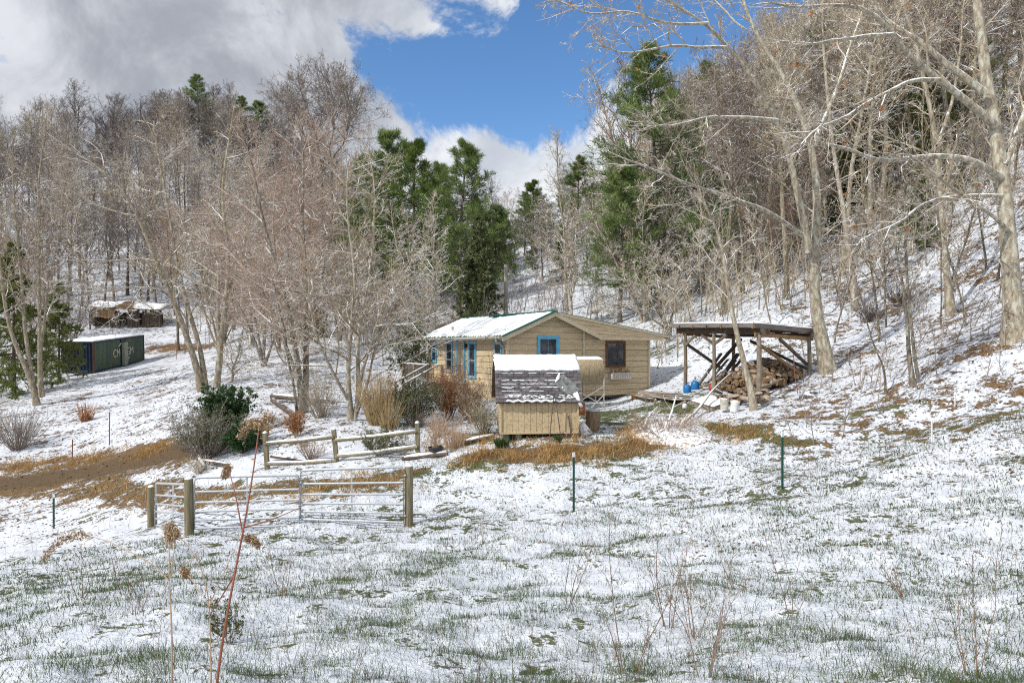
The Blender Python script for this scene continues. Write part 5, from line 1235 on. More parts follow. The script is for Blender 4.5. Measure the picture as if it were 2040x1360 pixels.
def bucket(label, loc, mat, r=0.15, h=0.37, snow=True, name='bucket', tilt=(0, 0)):
    root = empty(name, loc, label, 'bucket'); root.rotation_euler = (tilt[0], tilt[1], 0)
    Geo().lathe((0, 0, 0), [(0, 0), (r * 0.86, 0), (r * 0.95, h * 0.8), (r * 1.05, h * 0.81), (r * 1.05, h * 0.86), (r, h * 0.87), (r * 1.04, h), (r * 0.95, h), (r * 0.93, h * 0.9), (0, h * 0.9)], 24).build('body', mat, root, smooth=False)
    g = Geo().tube([(r * math.cos(t), 0, h * 0.8 - 0.12 * math.sin(t)) if False else (r * 1.06 * math.cos(t), -r * 1.06 * math.sin(t) * 0.9, h * 0.84 - 0.10 * math.sin(t)) for t in np.linspace(0, math.pi, 9)], 0.004, 5); g.build('handle', m_galv, root)
    if snow: Geo().lathe((0, 0, h * 0.9), [(0.0, 0.07), (r * 0.5, 0.06), (r * 0.9, 0.01)], 16).build('snow', m_snow, root, smooth=True)
    return root
bucket('white plastic bucket, left of the two in front of the firewood', P(1443, 816, 23.6), m_whitewood)
bucket('whiter plastic bucket, right of the two in front of the firewood', P(1462, 820, 23.4), m_white, tilt=(0.05, 0.12))
def jug(label, loc, mat, s=1.0, rz=0, name='fuel_can', cat='can'):
    root = empty(name, loc, label, cat, rz)
    g = Geo(); sec = [(0.0, 0.0), (0.15, 0.0), (0.165, 0.03), (0.165, 0.25), (0.13, 0.32), (0.05, 0.35), (0.0, 0.35)]
    g.lathe((0, 0, 0), [(r * s, z * s) for r, z in sec], 20); g.build('body', mat, root, smooth=True)
    Geo().tube([(0.05 * s, 0, 0.35 * s), (0.06 * s, 0, 0.42 * s), (-0.06 * s, 0, 0.42 * s), (-0.10 * s, 0, 0.32 * s)], 0.016 * s, 8).build('handle', mat, root)
    Geo().lathe((0.0, 0.07 * s, 0.33 * s), [(0.03 * s, 0), (0.03 * s, 0.05 * s), (0, 0.05 * s)], 12).build('cap', m_black, root)
    return root
jug('bright blue plastic drum at the left post of the pole shed', P(1369, 782, 27.6), m_bluep, 0.95, name='water_jug', cat='jug')
jug('bright blue plastic drum just right of the other blue one under the pole shed', P(1385, 776, 28.2), m_bluep, 1.05, 0.8, name='water_jug', cat='jug')
jug('small red fuel can beside the firewood under the pole shed', P(1418, 779, 27.3), m_redp, 0.7, 0.4)
jug('small white jug lying by the wooden platform', P(1364, 813, 24.6), m_white, 0.5, 0.4, name='white_jug', cat='jug')

# ------------------------------------------------------------------ open pole shed with firewood
A_, C_, D2, E_ = (7.23, 28.5), (9.04, 25.0), (11.53, 26.5), (9.72, 30.0)
cen = Vector(((A_[0] + D2[0]) / 2, (A_[1] + D2[1]) / 2, 0)); cen.z = gz(cen.x, cen.y)
ps = empty('pole_shed', cen, 'open sided wooden pole shed with flat snow topped roof over the firewood', 'shed')
def L(x, y, z): return Vector((x, y, z + CAMZ)) - cen
ztop = {A_: 0.52, C_: 0.50, D2: 0.36, E_: 0.40}
B2 = (A_[0] + (C_[0] - A_[0]) * 0.42, A_[1] + (C_[1] - A_[1]) * 0.42)
def zpl(x, y):  # roof underside plane (slightly falling to the right/back)
    return 0.50 - 0.055 * (x - C_[0]) - 0.002 * (y - C_[1])
for q, r in ((A_, .075), (B2, .07), (C_, .09), (D2, .075), (E_, .08)):
    zg = gz(*q) - CAMZ - 0.3
    Geo().tube([L(q[0], q[1], zg), L(q[0] + .02, q[1], (zg + .4) / 2), L(q[0], q[1], zpl(*q) - 0.02)], [r * 1.1, r, r * 0.9], 10).build('post', m_wood, ps)
def ln(p, q, t): return (p[0] + (q[0] - p[0]) * t, p[1] + (q[1] - p[1]) * t)
def beam(p, q, dz, w_, h_, mat, ext=0.25, name='beam'):
    p_, q_ = ln(p, q, -ext / 4), ln(p, q, 1 + ext / 4)
    return Geo().bar(L(p_[0], p_[1], zpl(*p_) + dz), L(q_[0], q_[1], zpl(*q_) + dz), w_, h_).build(name, mat, ps)
beam(A_, C_, 0.02, 0.06, 0.22, m_darkwood, 0.5); beam(E_, D2, 0.02, 0.06, 0.18, m_darkwood, 0.4); beam(C_, D2, -0.10, 0.05, 0.14, m_lumber, 0.3); beam(A_, E_, -0.10, 0.05, 0.14, m_lumber, 0.2)
for i in range(6):
    t = i / 5; beam(ln(A_, C_, t), ln(E_, D2, t), 0.17, 0.045, 0.12, m_lumber if i % 2 else m_darkwood, 0.5, 'rafter')
def corner(sx, sy):  # roof outline, overhanging
    x = A_[0] + (C_[0] - A_[0]) * sx + (D2[0] - C_[0]) * sy; y = A_[1] + (C_[1] - A_[1]) * sx + (D2[1] - C_[1]) * sy; return x, y
rc = [corner(-0.12, -0.10), corner(1.02, -0.10), corner(1.02, 1.08), corner(-0.12, 1.08)]
rt = Geo(); 
rt.prism([L(x, y, zpl(x, y) + 0.235) for x, y in rc], (0, 0, 0.04)); pr_ = rt.build('roof', m_darkwood, ps)
fb = Geo()
for k in range(4):
    p, q = rc[k], rc[(k + 1) % 4]; fb.bar(L(p[0], p[1], zpl(*p) + 0.22), L(q[0], q[1], zpl(*q) + 0.22), 0.04, 0.17)
fb.build('fascia', m_greywood, ps)
c0 = L(rc[0][0], rc[0][1], zpl(*rc[0]) + 0.28); e1 = L(rc[1][0], rc[1][1], zpl(*rc[1]) + 0.28) - c0; e2 = L(rc[3][0], rc[3][1], zpl(*rc[3]) + 0.28) - c0
snow_sheet(c0 + Vector((0, 0, .03)), e1, e2, 40, 30, 0.05, rngs, 0.04, None, 'roof_snow', pr_, 0.015)
def brace(p, z0, q, z1, mat=m_wood, w_=0.09):
    Geo().bar(L(p[0], p[1], z0), L(q[0], q[1], z1), w_, 0.10).build('brace', mat, ps)
brace(C_, 0.05, ln(C_, D2, 0.92), -1.25, m_lumber); brace(ln(E_, D2, 0.25), 0.2, D2, -0.95, m_darkwood); brace(ln(C_, D2, 0.4), 0.25, ln(D2, E_, 0.02), -0.75, m_darkwood)
brace(A_, 0.1, ln(A_, E_, 0.75), -1.0, m_darkwood, 0.11); brace(ln(E_, C_, 0.35), 0.28, ln(E_, A_, 0.4), -1.0, m_darkwood, 0.11)
brace(A_, -0.0, ln(A_, C_, 0.15), 0.42, m_wood, .07); brace(B2, 0.05, ln(A_, C_, 0.60), 0.42, m_darkwood, .07); brace(B2, 0.05, ln(A_, C_, 0.25), 0.42, m_darkwood, .07)
# firewood: every split log a thing
rw = random.Random(9)
def log_mesh(kind):
    g = Geo(); n = 9; Lh = 0.21
    if kind == 0: prof = [(0.085 * math.cos(t), 0.085 * math.sin(t)) for t in np.linspace(0, 2 * math.pi, n, endpoint=False)]
    elif kind == 1: prof = [(0, -0.02)] + [(0.13 * math.cos(t), 0.13 * math.sin(t)) for t in np.linspace(0.5, 2.1, 6)]
    else: prof = [(-0.11, 0), (0.10, -0.01)] + [(0.105 * math.cos(t), 0.09 * math.sin(t)) for t in np.linspace(0.25, 2.9, 6)]
    pr2 = [Vector((x, -Lh, z)) for x, z in prof]; g.prism(pr2, (0, 2 * Lh, 0))
    return g
protos = []
for kd in range(3):
    o = log_mesh(kd).build('firewood_log', m_logbark); o.data.materials.append(m_logend)
    for p in o.data.polygons:
        if abs(p.normal.y) > 0.8 or (kd == 1 and p.vertices[0] in (0, 1, 6, 7) and False): p.material_index = 1
        if kd and abs(p.normal.y) < 0.5 and p.normal.z < 0.05: p.material_index = 1
    protos.append(o)
used = set()
pc = Vector((9.75, 27.2, 0))
for i in range(210):
    a = rw.random() * 6.28; rr0 = math.sqrt(rw.random()) * 1.35
    if math.sin(a) > 0.3: a = -a
    x = pc.x + math.cos(a) * rr0 * 1.12; y = pc.y + math.sin(a) * rr0 * 0.95 - 0.12
    hh = 0.98 * max(0, 1 - (rr0 / 1.45) ** 1.5)
    kd = rw.randrange(3); src = protos[kd]
    if kd in used: o = src.copy(); COL.objects.link(o)
    else: o = src; used.add(kd)
    o.location = (x, y, gz(x, y) + 0.05 + hh * rw.uniform(0.8, 1.0)); o.rotation_euler = (rw.gauss(0, 0.3), rw.gauss(0, 0.8), rw.gauss(0.2, 0.7)); s = rw.uniform(0.75, 1.25); o.scale = (s, s, s)
    tag(o, 'split firewood log in the heap under the pole shed', 'firewood', 'split logs heaped under the pole shed')
for i in range(42):   # snow dusted logs tumbled in front of the shed
    px = rw.uniform(1425, 1530); py = rw.uniform(772, 805) + (px - 1480) * 0.05
    g0 = G(px, py + 6); o = protos[rw.randrange(3)].copy(); COL.objects.link(o)
    o.location = (g0.x, g0.y, g0.z + rw.uniform(0.05, 0.30)); o.rotation_euler = (rw.gauss(0, 0.3), rw.gauss(0, 0.5), rw.gauss(1.2, 0.8)); o.scale = (1, 1, 1)
    tag(o, 'snow dusted split log tumbled in front of the pole shed', 'firewood', 'snowy logs in front of the pole shed')
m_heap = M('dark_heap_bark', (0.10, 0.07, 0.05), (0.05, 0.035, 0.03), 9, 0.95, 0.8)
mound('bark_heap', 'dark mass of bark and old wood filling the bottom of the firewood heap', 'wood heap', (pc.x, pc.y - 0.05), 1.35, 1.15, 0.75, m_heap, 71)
# leaning planks and poles at the left of the heap
for i, (a, b, r, mt) in enumerate((((1392, 766, 28.6), (1437, 704, 29.6), .05, m_darkwood), ((1405, 768, 28.2), (1450, 716, 29.3), .04, m_greywood), ((1424, 770, 27.8), (1470, 705, 29.2), .07, m_darkwood), ((1432, 772, 27.6), (1480, 712, 28.6), .05, m_darkwood), ((1416, 758, 28.2), (1468, 718, 28.9), .025, m_greywood))):
    p, q = P(*a), P(*b); o = Geo().bar(p, q, r * 2, r * 1.4).build('leaning_plank', mt, loc=None); 
    tag(o, ['thin dark plank leaning furthest left inside the pole shed', 'grey plank leaning beside the thin dark one inside the pole shed', 'thick dark beam leaning steeply against the back post', 'dark plank leaning on the right of the thick beam', 'narrow pale stick leaning across the planks in the pole shed'][i], 'plank')
for i in range(7):
    px = 1395 + i * 9; a = P(px, 770 - (i % 3) * 4, 28.0); b = P(px + 22, 764 - (i % 2) * 8, 27.6 + 0.2 * i)
    o = Geo().bar(a + Vector((0, 0, 0.06 * i)), b + Vector((0, 0, 0.06 * i)), 0.12, 0.05).build('scrap_board', m_darkwood if i % 2 else m_lumber); tag(o, 'short scrap board piled left of the firewood heap', 'board', 'scrap boards beside the firewood')
stick = Geo().tube([P(1581, 708, 23.4), P(1583, 745, 23.35), P(1589, 784, 23.3)], 0.014, 6).build('thin_stake', m_redstem); tag(stick, 'thin reddish stake standing right of the pole shed', 'stake')
p = G(1610, 790); mound('snowy_stone', 'flat dark stone with snow on it on the slope below the forked tree', 'stone', (p.x, p.y), 0.55, 0.3, 0.22, M('snowy_stone', (0.10, 0.10, 0.12), (0.06, 0.06, 0.07), 4, 0.8, 0.4, 1.0, 0.75), 75, rz=0.6)

# ------------------------------------------------------------------ shipping container
q0 = P(188, 743, 56.0); dl = Vector((-0.19, 0.982, 0.060)).normalized()
CL, CW, CHH = 12.2, 2.44, 2.59
cont = bpy.data.objects.new('shipping_container', None); COL.objects.link(cont)
tag(cont, 'old green and blue corrugated shipping container with worn white lettering', 'container')
yv = dl; xv = Vector((yv.y, -yv.x, 0)).normalized(); zv = xv.cross(yv).normalized()   # x towards the right of the photo
cont.matrix_world = Matrix.Translation(q0) @ Matrix((xv, yv, zv)).transposed().to_4x4()
def corr_wall(length, height, n, depth, o, u, nrm):
    """trapezoid corrugation along u from point o"""
    g = Geo(); prof = []
    step = length / n
    for i in range(n):
        a = i * step
        prof += [(a, 0), (a + step * 0.3, 0), (a + step * 0.5, -depth), (a + step * 0.8, -depth)]
    prof.append((length, 0)); V = []
    for s_, d_ in prof:
        p = Vector(o) + Vector(u) * s_ + Vector(nrm) * d_; V += [p, p + Vector((0, 0, height))]
    k = len(prof); return g.add(V, [[2 * i, 2 * i + 2, 2 * i + 3, 2 * i + 1] for i in range(k - 1)])
corr_wall(CL - 0.3, CHH - 0.3, 40, 0.05, (-0.03, 0.15, 0.15), (0, 1, 0), (1, 0, 0)).build('side_wall', m_cgreen, cont)
corr_wall(CL - 0.3, CHH - 0.3, 40, 0.05, (-CW + 0.03, 0.15, 0.15), (0, 1, 0), (-1, 0, 0)).build('side_wall', m_cgreen, cont)
corr_wall(CW - 0.24, CHH - 0.3, 9, 0.07, (-CW + 0.12, 0.03, 0.15), (1, 0, 0), (0, -1, 0)).build('end_wall', m_cblue, cont)
Geo().box((-CW / 2, CL - 0.03, CHH / 2), (CW - 0.2, 0.04, CHH - 0.2)).build('end_wall', m_cblue, cont)
g = Geo()
for x in (-0.06, -CW + 0.06):
    for y in (0.07, CL - 0.07): g.box((x, y, CHH / 2), (0.13, 0.14, CHH))
g.build('corner_post', m_crust, cont)
g = Geo()
for x in (-0.05, -CW + 0.05):
    g.box((x, CL / 2, 0.07), (0.10, CL - 0.28, 0.14)); g.box((x, CL / 2, CHH - 0.07), (0.10, CL - 0.28, 0.14))
for y in (0.05, CL - 0.05): g.box((-CW / 2, y, 0.07), (CW - 0.26, 0.10, 0.14)); g.box((-CW / 2, y, CHH - 0.07), (CW - 0.26, 0.10, 0.14))
g.build('frame_rail', m_cblue, cont)
Geo().box((-CW / 2, CL / 2, CHH - 0.02), (CW - 0.22, CL - 0.3, 0.03)).build('roof', m_cgreen, cont)
snow_sheet((-CW + 0.02, 0.02, CHH + 0.002), (CW - 0.04, 0, 0), (0, CL - 0.04, 0), 20, 60, 0.09, rngs, 0.08, None, 'roof_snow', cont, 0.05)
g = Geo(); g.box((0.14, 6.55, 1.12), (0.22, 0.85, 2.1)); g.build('side_panel_box', M('pale_weathered_panel', (0.30, 0.32, 0.25), (0.22, 0.24, 0.18), 3, 0.7, 0.2), cont)
g = Geo(); g.box((0.02, 6.55, 1.25), (0.03, 1.25, 2.4)); g.build('dark_panel', m_cblue, cont)
def letters(txt, y, z, h, wscale=1.0):
    cu = bpy.data.curves.new('lettering', 'FONT'); cu.body = txt; cu.size = h; cu.extrude = 0.004
    to = bpy.data.objects.new('tmp', cu); COL.objects.link(to); bpy.context.view_layer.update()
    me = bpy.data.meshes.new_from_object(to.evaluated_get(bpy.context.evaluated_depsgraph_get())); bpy.data.objects.remove(to)
    o = bpy.data.objects.new('lettering', me); COL.objects.link(o); me.materials.clear(); me.materials.append(m_paintwhite)
    o.parent = cont; o.matrix_local = Matrix.Translation((0.012, y, z)) @ Matrix(((0, 0, 1, 0), (1, 0, 0, 0), (0, 1, 0, 0), (0, 0, 0, 1))) @ Matrix.Diagonal((wscale, 1, 1, 1))
    return o
letters('CM', 4.05, 0.95, 1.0, 1.15); letters('GM', 7.3, 0.95, 1.0, 1.2)
g = Geo(); g.bar((0.01, 5.4, 1.85), (0.01, 5.95, 2.15), 0.02, 0.12, up=(1, 0, 0)); g.bar((0.01, 7.3, 0.35), (0.01, 7.9, 0.75), 0.02, 0.12, up=(1, 0, 0)); g.build('lettering', m_paintwhite, cont)
for y in (1.5, 6.8, 10.5): Geo().box((-0.4, y, -0.2), (0.9, 1.8, 0.36)).build('support_timber', m_darkwood, cont)

# ramshackle timber shed on the far slope
p = at(247, 84); rs_ = empty('ruined_shed', p, 'tumbledown brown timber shed with a snow covered roof at the foot of the left hill', 'shed', math.radians(12))
g = Geo()
for i in range(9): g.box((-3.9 + i * 0.02, 0.2 + i * 0.35, 1.4), (0.06, 0.33, 2.0))
for i in range(8): g.box((-3.3 + i * 0.30, 0.0, 1.9 + 0.1 * math.sin(i)), (0.28, 0.06, 1.2))
g.build('end_wall', m_lumber, rs_)
g = Geo()
for i in range(20):
    if i in (3, 4, 5, 11): continue
    g.box((-1.2 + i * 0.28, 0.1, 1.2 + 0.12 * math.sin(i * 2.1)), (0.25, 0.05, 2.0 + 0.2 * math.cos(i * 3)))
g.build('front_wall', m_darkwood, rs_)
Geo().box((0, 1.6, 0.9), (8.0, 0.1, 2.2)).build('back_wall', m_darkwood, rs_)
g = Geo(); g.prism([(-4.2, -0.4, 2.5), (4.3, -0.4, 2.2), (4.3, 3.4, 3.0), (-4.2, 3.4, 3.3)], (0, 0, 0.12)); g.prism([(-1.2, -0.6, 2.5), (0.3, -0.8, 3.2), (1.3, -0.6, 2.4)], (0, 3.0, 0.3)); ro_ = g.build('roof', m_lumber, rs_)
snow_sheet((-4.2, -0.4, 2.64), (8.5, 0, -0.30), (0, 3.8, 0.80), 40, 20, 0.16, rngs, 0.4, None, 'roof_snow', ro_, 0.12)
for x in (-3.8, -1.4, 1.4, 4.0): Geo().box((x, 0.1, 0.9), (0.16, 0.16, 2.6)).build('post', m_darkwood, rs_)

# utility pole
p = at(1008, 52); up_ = empty('utility_pole', p, 'pale wooden utility pole with a snow cap behind the cabin roof beside the spruce', 'pole')
hgt = P(1008, 527, 52).z - p.z
Geo().tube([(0, 0, -0.3), (-0.02, 0, hgt / 2), (0.0, 0, hgt)], [0.17, 0.15, 0.13], 12).build('pole', m_pole, up_)
Geo().tube([(0, 0, hgt), (1.0, -0.3, hgt + 0.5), (2.2, -0.6, hgt + 0.75)], [0.03, 0.02, 0.015], 6).build('service_wire', m_black, up_)

# ------------------------------------------------------------------ gates, fences, stakes
def wpost(name, label, px, py0, py1, Y, r, cat='fence post'):
    b = P(px, py0, Y); H = (py0 - py1) / F * Y; zg = gz(b.x, b.y)
    root = empty(name, (b.x, b.y, zg), label, cat); top = b.z + H - zg
    rng = random.Random(px); l = rng.uniform(-0.02, 0.02)
    Geo().tube([(0, 0, -0.4), (l, 0, top * 0.5), (l * 1.2, 0, top * 0.98), (l * 1.2, 0, top)], [r * 1.05, r, r * 0.97, r * 0.92], 16).build('post', m_postwood, root, smooth=False)
    Geo().lathe((l * 1.2, 0, top), [(0.0, 0.045), (r * 0.5, 0.04), (r * 0.85, 0.02), (r * 0.9, -0.002)], 16).build('snow_cap', m_snow, root, smooth=True)
    return root
wpost('gate_post', 'round wooden gate post furthest left, holding the small gate', 301, 1052, 969, 18.7, 0.088)
wpost('gate_post', 'round wooden gate post between the small gate and the middle gate', 378, 1066, 953, 15.2, 0.097)
wpost('gate_post', 'mossy round wooden gate post at the right end of the gates', 814, 1046, 928, 15.1, 0.095)
def gate(label, pa, pb, top0, top1, bot0, bot1, nb=6, mid=1):
    """pa,pb = (px, Y) ends; py of top and bottom rails at both ends"""
    A0 = P(pa[0], bot0, pa[1]); A1 = P(pa[0], top0, pa[1]); B0 = P(pb[0], bot1, pb[1]); B1 = P(pb[0], top1, pb[1])
    o = A0.copy(); root = empty('farm_gate', o, label, 'gate'); A1 -= o; B0 -= o; B1 -= o; A0 -= o
    g = Geo(); c = 0.09; ux = (B0 - A0).normalized()
    def arc(p, din, dout):  # rounded corner
        return [p + din * c, p + din * c * 0.45 + dout * c * 0.12, p + din * c * 0.12 + dout * c * 0.45, p + dout * c]
    ua = (A1 - A0).normalized(); ub = (B1 - B0).normalized()
    pts = [A0] + arc(A1, -ua, ux) + arc(B1, -ux, -ub) + [B0]
    g.tube(pts, 0.030, 8); g.build('frame', m_galv, root, smooth=True)
    g = Geo(); fr = [0.0, 0.16, 0.33, 0.51, 0.72]
    for f in fr[:nb - 1]: g.tube([A0.lerp(A1, f), B0.lerp(B1, f)], 0.024, 8, cap=False)
    g.build('rail', m_galv, root, smooth=True)
    g = Geo()
    for m_ in range(1, mid + 1): t = m_ / (mid + 1); g.bar(A0.lerp(B0, t), A1.lerp(B1, t), 0.035, 0.012)
    g.build('stay', m_galv, root)
    g = Geo()
    for f in (0.12, 0.85): p = B0.lerp(B1, f); g.tube([p - ux * .01, p + ux * 0.05], 0.018, 6)
    g.build('hinge', m_galv, root)
    return root
gate('small steel farm gate on the left seen at an angle between two posts', (311, 18.2), (384, 15.7), 962, 965, 1046, 1056)
gate('middle galvanised steel farm gate right of the second post', (388, 15.2), (596, 15.25), 951, 946, 1052, 1046)
gate('right hand galvanised steel farm gate hung on the mossy post', (599, 15.3), (804, 15.0), 936, 930, 1034, 1040)

# split rail fence
fpx = [(533, 932, 862, 21.5, -0.08), (671, 922, 855, 21.5, -0.10), (833, 908, 842, 21.0, -0.03)]
rf_ = empty('rail_fence', P(533, 932, 21.5), 'weathered split rail fence with snowy rails below the yard', 'fence'); o = rf_.location
tops = []
for px, p0, p1, Y, lean in fpx:
    b = P(px, p0, Y); b.z = gz(b.x, b.y) - 0.1; t = P(px, p1, Y); t.x += lean; 
    Geo().bar(b - o, t - o, 0.13, 0.12, up=(0, 1, 0)).build('post', m_postwood, rf_); tops.append((b, t))
    Geo().lathe(t - o, [(0.0, 0.06), (0.04, 0.05), (0.075, 0.01), (0.07, -0.01)], 10).build('post_snow', m_snow, rf_, smooth=True)
for i in range(2):
    (b0, t0), (b1, t1) = tops[i], tops[i + 1]
    for f in ((0.68, 0.76), (0.22, 0.34)) if i else ((0.72, 0.78), (0.20, 0.10)):
        a = b0.lerp(t0, f[0]) - o + Vector((0, -0.06, 0)); c_ = b1.lerp(t1, f[1]) - o + Vector((0, -0.06, 0)); mdl = (a + c_) / 2 + Vector((0, 0, -0.02))
        Geo().tube([a, mdl, c_], [0.06, 0.05, 0.055], 6).build('rail', m_postwood, rf_)
        Geo().tube([a + Vector((0.05, 0, .05)), a.lerp(c_, .25) + Vector((0, 0, .042)), mdl + Vector((0, 0, .045)), a.lerp(c_, .75) + Vector((0, 0, .046)), c_ + Vector((-0.05, 0, .05))], [0.03, 0.045, 0.04, 0.045, 0.03], 6).build('rail_snow', m_snow, rf_, smooth=True)
fp_ = empty('broken_post', G(533, 868), 'taller dark post stump behind the left end of the rail fence', 'post')
Geo().bar((0, 0, -0.2), (-0.05, 0, 0.65), 0.12, 0.1, up=(0, 1, 0)).build('post', m_darkwood, fp_)
# fallen rails at the left end
def lograil(name, label, a, b, r, dz=(0.1, 0.1), snow=True, cat='log'):
    p = G(*a); q = G(*b); p.z += dz[0]; q.z += dz[1]; root = empty(name, p, label, cat)
    Geo().tube([(0, 0, 0), tuple((q - p) / 2 + Vector((0, 0, .01))), tuple(q - p)], [r, r * 1.05, r * 0.9], 7).build('wood', m_darkwood, root)
    if snow:
        h = r * 0.75; d = q - p; Geo().tube([tuple(d * .04 + Vector((0, 0, h))), tuple(d * .3 + Vector((0, 0, h + .01))), tuple(d * .6 + Vector((0, 0, h))), tuple(d * .97 + Vector((0, 0, h)))], [r * .5, r * .8, r * .7, r * .5], 7).build('snow', m_snow, root, smooth=True)
    return root
lograil('fallen_post', 'snow capped broken post leaning at the left end of the fallen rails', (372, 905), (408, 935), 0.09, (0.45, 0.05))
lograil('fallen_rail', 'fallen fence rail lying left of the rail fence', (400, 925), (455, 932), 0.06, (0.12, 0.1))
lograil('fallen_rail', 'thin fallen rail lying between the first and second fence posts', (540, 915), (610, 922), 0.05, (0.1, 0.05))
lograil('landscape_timber', 'snow topped dark timber lying in front of the potted plant', (802, 918), (892, 907), 0.09, (0.04, 0.04), cat='timber')
lograil('landscape_timber', 'snowy timber edging on the bank left of the storage shed', (925, 885), (985, 872), 0.09, (0.04, 0.04), cat='timber')
# low timbers of the footbridge in the field
lograil('bridge_timber', 'long dark timber edge of the small footbridge behind the reddish tree', (541, 800), (665, 812), 0.12, (0.25, 0.25), cat='timber')
lograil('bridge_timber', 'shorter slanting timber of the footbridge left of the reddish tree', (543, 803), (592, 835), 0.12, (0.15, 0.10), snow=False, cat='timber')
# pot
p = on(868, 908); pot = empty('plant_pot', p, 'black plastic pot holding bare twigs beside the right end of the rail fence', 'plant pot')
Geo().lathe((0, 0, 0), [(0, 0), (0.16, 0), (0.21, 0.24), (0.235, 0.24), (0.235, 0.28), (0.20, 0.28), (0.19, 0.22), (0, 0.22)], 24).build('pot', m_black, pot)
sh_ = shrub('potted_twigs', 'bare orange tan twigs growing in the black pot', (p.x, p.y, p.z + 0.22), 0.9, 0.45, 26, m_tanstem, None, seed=81, rmin=0.003, r0=0.008)
# t-posts and stakes
def tpost(label, px, p0, p1, Y, mat=m_tpost, r=0.018, name='steel_fence_post', tip=True, cat='fence post', lean=0.0, group=None):
    b = P(px, p0, Y); zg = gz(b.x, b.y); top = P(px, p1, Y).z - zg
    root = empty(name, (b.x, b.y, zg), label, cat, group=group); root.rotation_euler = (0, lean, 0.4)
    g = Geo(); g.box((0, 0, top / 2 - 0.15), (r * 2.2, 0.006, top + 0.3)); g.box((0, r * 0.8, top / 2 - 0.15), (0.006, r * 1.5, top + 0.3))
    for i in range(int(top / 0.06)): g.box((0, -0.006, 0.05 + i * 0.06), (0.012, 0.008, 0.015))
    g.build('shaft', mat, root)
    if tip: Geo().box((0, 0, top + 0.03), (r * 2.3, 0.022, 0.1)).build('cap', m_white, root)
    return root
tpost('dark green steel fence post with white tip in the middle of the field', 1143, 1020, 908, 15.0, r=0.024)
tpost('dark green steel fence post to the right in the open field', 1559, 981, 868, 14.2, r=0.024)
tpost('dark steel fence post at the left side of the field below the road', 107, 1057, 990, 21, r=0.026)
tpost('short white plastic stake on the right bank, nearer of the two', 1857, 895, 838, 16, m_white, 0.013, 'white_stake', False, 'stake')
tpost('short white plastic stake on the right bank, upper one', 1903, 840, 785, 18, m_white, 0.013, 'white_stake', False, 'stake')
for px, p0, p1, Y, lb in ((144, 935, 895, 30, 'left of the two rusty stakes above the gravel road'), (218, 910, 845, 31, 'right of the two rusty stakes above the gravel road'), (352, 720, 688, 60, 'thin rusty stake in the field right of the container')):
    b = P(px, p0, Y); o = Geo().tube([(0, 0, -0.2), (0.01, 0, (p0 - p1) / F * Y)], 0.022, 6).build('rusty_stake', m_rust); o.location = (b.x, b.y, gz(b.x, b.y)); tag(o, lb, 'stake')

# ------------------------------------------------------------------ grass, leaves, stalks
def near_field(n, rmax, rng, rmin=3.9, pw=1.0):
    r = np.exp(rng.uniform(math.log(rmin), math.log(rmax), n)); th = np.radians(rng.uniform(-41, 41, n))
    return r * np.sin(th), r * np.cos(th)
def blade_mesh(x, y, z, h, wd, lean, rng, seg=2):
    n = len(x); a = rng.random(n) * 6.28; la = rng.random(n) * 6.28
    sx, sy = np.cos(a) * wd, np.sin(a) * wd; lx, ly = np.cos(la) * lean * h, np.sin(la) * lean * h
    b = np.stack([x, y, z - 0.02], 1)
    m_ = b + np.stack([lx * 0.35, ly * 0.35, h * 0.6], 1); t = b + np.stack([lx, ly, h * (1 - 0.3 * lean)], 1); s_ = np.stack([sx, sy, 0 * sx], 1)
    V = np.stack([b - s_, b + s_, m_ + s_ * 0.8, m_ - s_ * 0.8, t], 1).reshape(-1, 3); k = np.arange(n)[:, None] * 5
    return V, k + np.array([[0, 1, 2, 3]]), k + np.array([[3, 2, 4]])
rng = np.random.default_rng(42)
x, y = near_field(125000, 30, rng)
patch = vnoise(x * 0.9, y * 0.9, 21) * 0.4 + vnoise(x * 3.4, y * 3.4, 22) * 0.6
bare, brown, road = masks(x, y)
keep = (rng.random(len(x)) < np.clip((patch - 0.34) * 1.7, 0.12, 1) * np.clip(0.75 + bare, 0, 1)) & (road < 0.5)
dth = np.degrees(np.arctan2(x, y)); keep &= ~((np.hypot(x, y) > 17) & (dth < -10) & (bare < 0.5)); keep &= ~((np.hypot(x, y) > 20) & (dth > 12))
x, y, bare = x[keep], y[keep], bare[keep]
def tufts(x, y, nb, hr, wr, lean, rng, spread=0.05):
    r = np.hypot(x, y); n = len(x)
    X = np.repeat(x, nb) + rng.normal(0, spread, n * nb) * np.repeat(0.6 + r / 14, nb); Y = np.repeat(y, nb) + rng.normal(0, spread, n * nb) * np.repeat(0.6 + r / 14, nb)
    Z = ground(X, Y) + bumpz(X, Y); R_ = np.repeat(r, nb)
    H = rng.uniform(hr[0], hr[1], n * nb) * np.repeat(rng.uniform(0.6, 1.3, n), nb)
    W = rng.uniform(wr[0], wr[1], n * nb) * np.clip(R_ / 7, 0.8, 2.6)
    V, Q, T = blade_mesh(X, Y, Z, H, W, rng.uniform(0.1, lean, n * nb), rng)
    tone = np.repeat(np.repeat(rng.random(n), nb), 5)
    return V, Q, T, tone
V, Q, T, tone = tufts(x, y, 5, (0.03, 0.12), (0.0014, 0.0028), 1.3, rng, 0.075)
g = Geo(); g.add(V, Q, tone); g.F.append(T); o = g.build('grass', m_grass); tag(o, 'green grass blades poking through the snow across the field', 'grass', kind='stuff')
print('grass blades', len(Q))
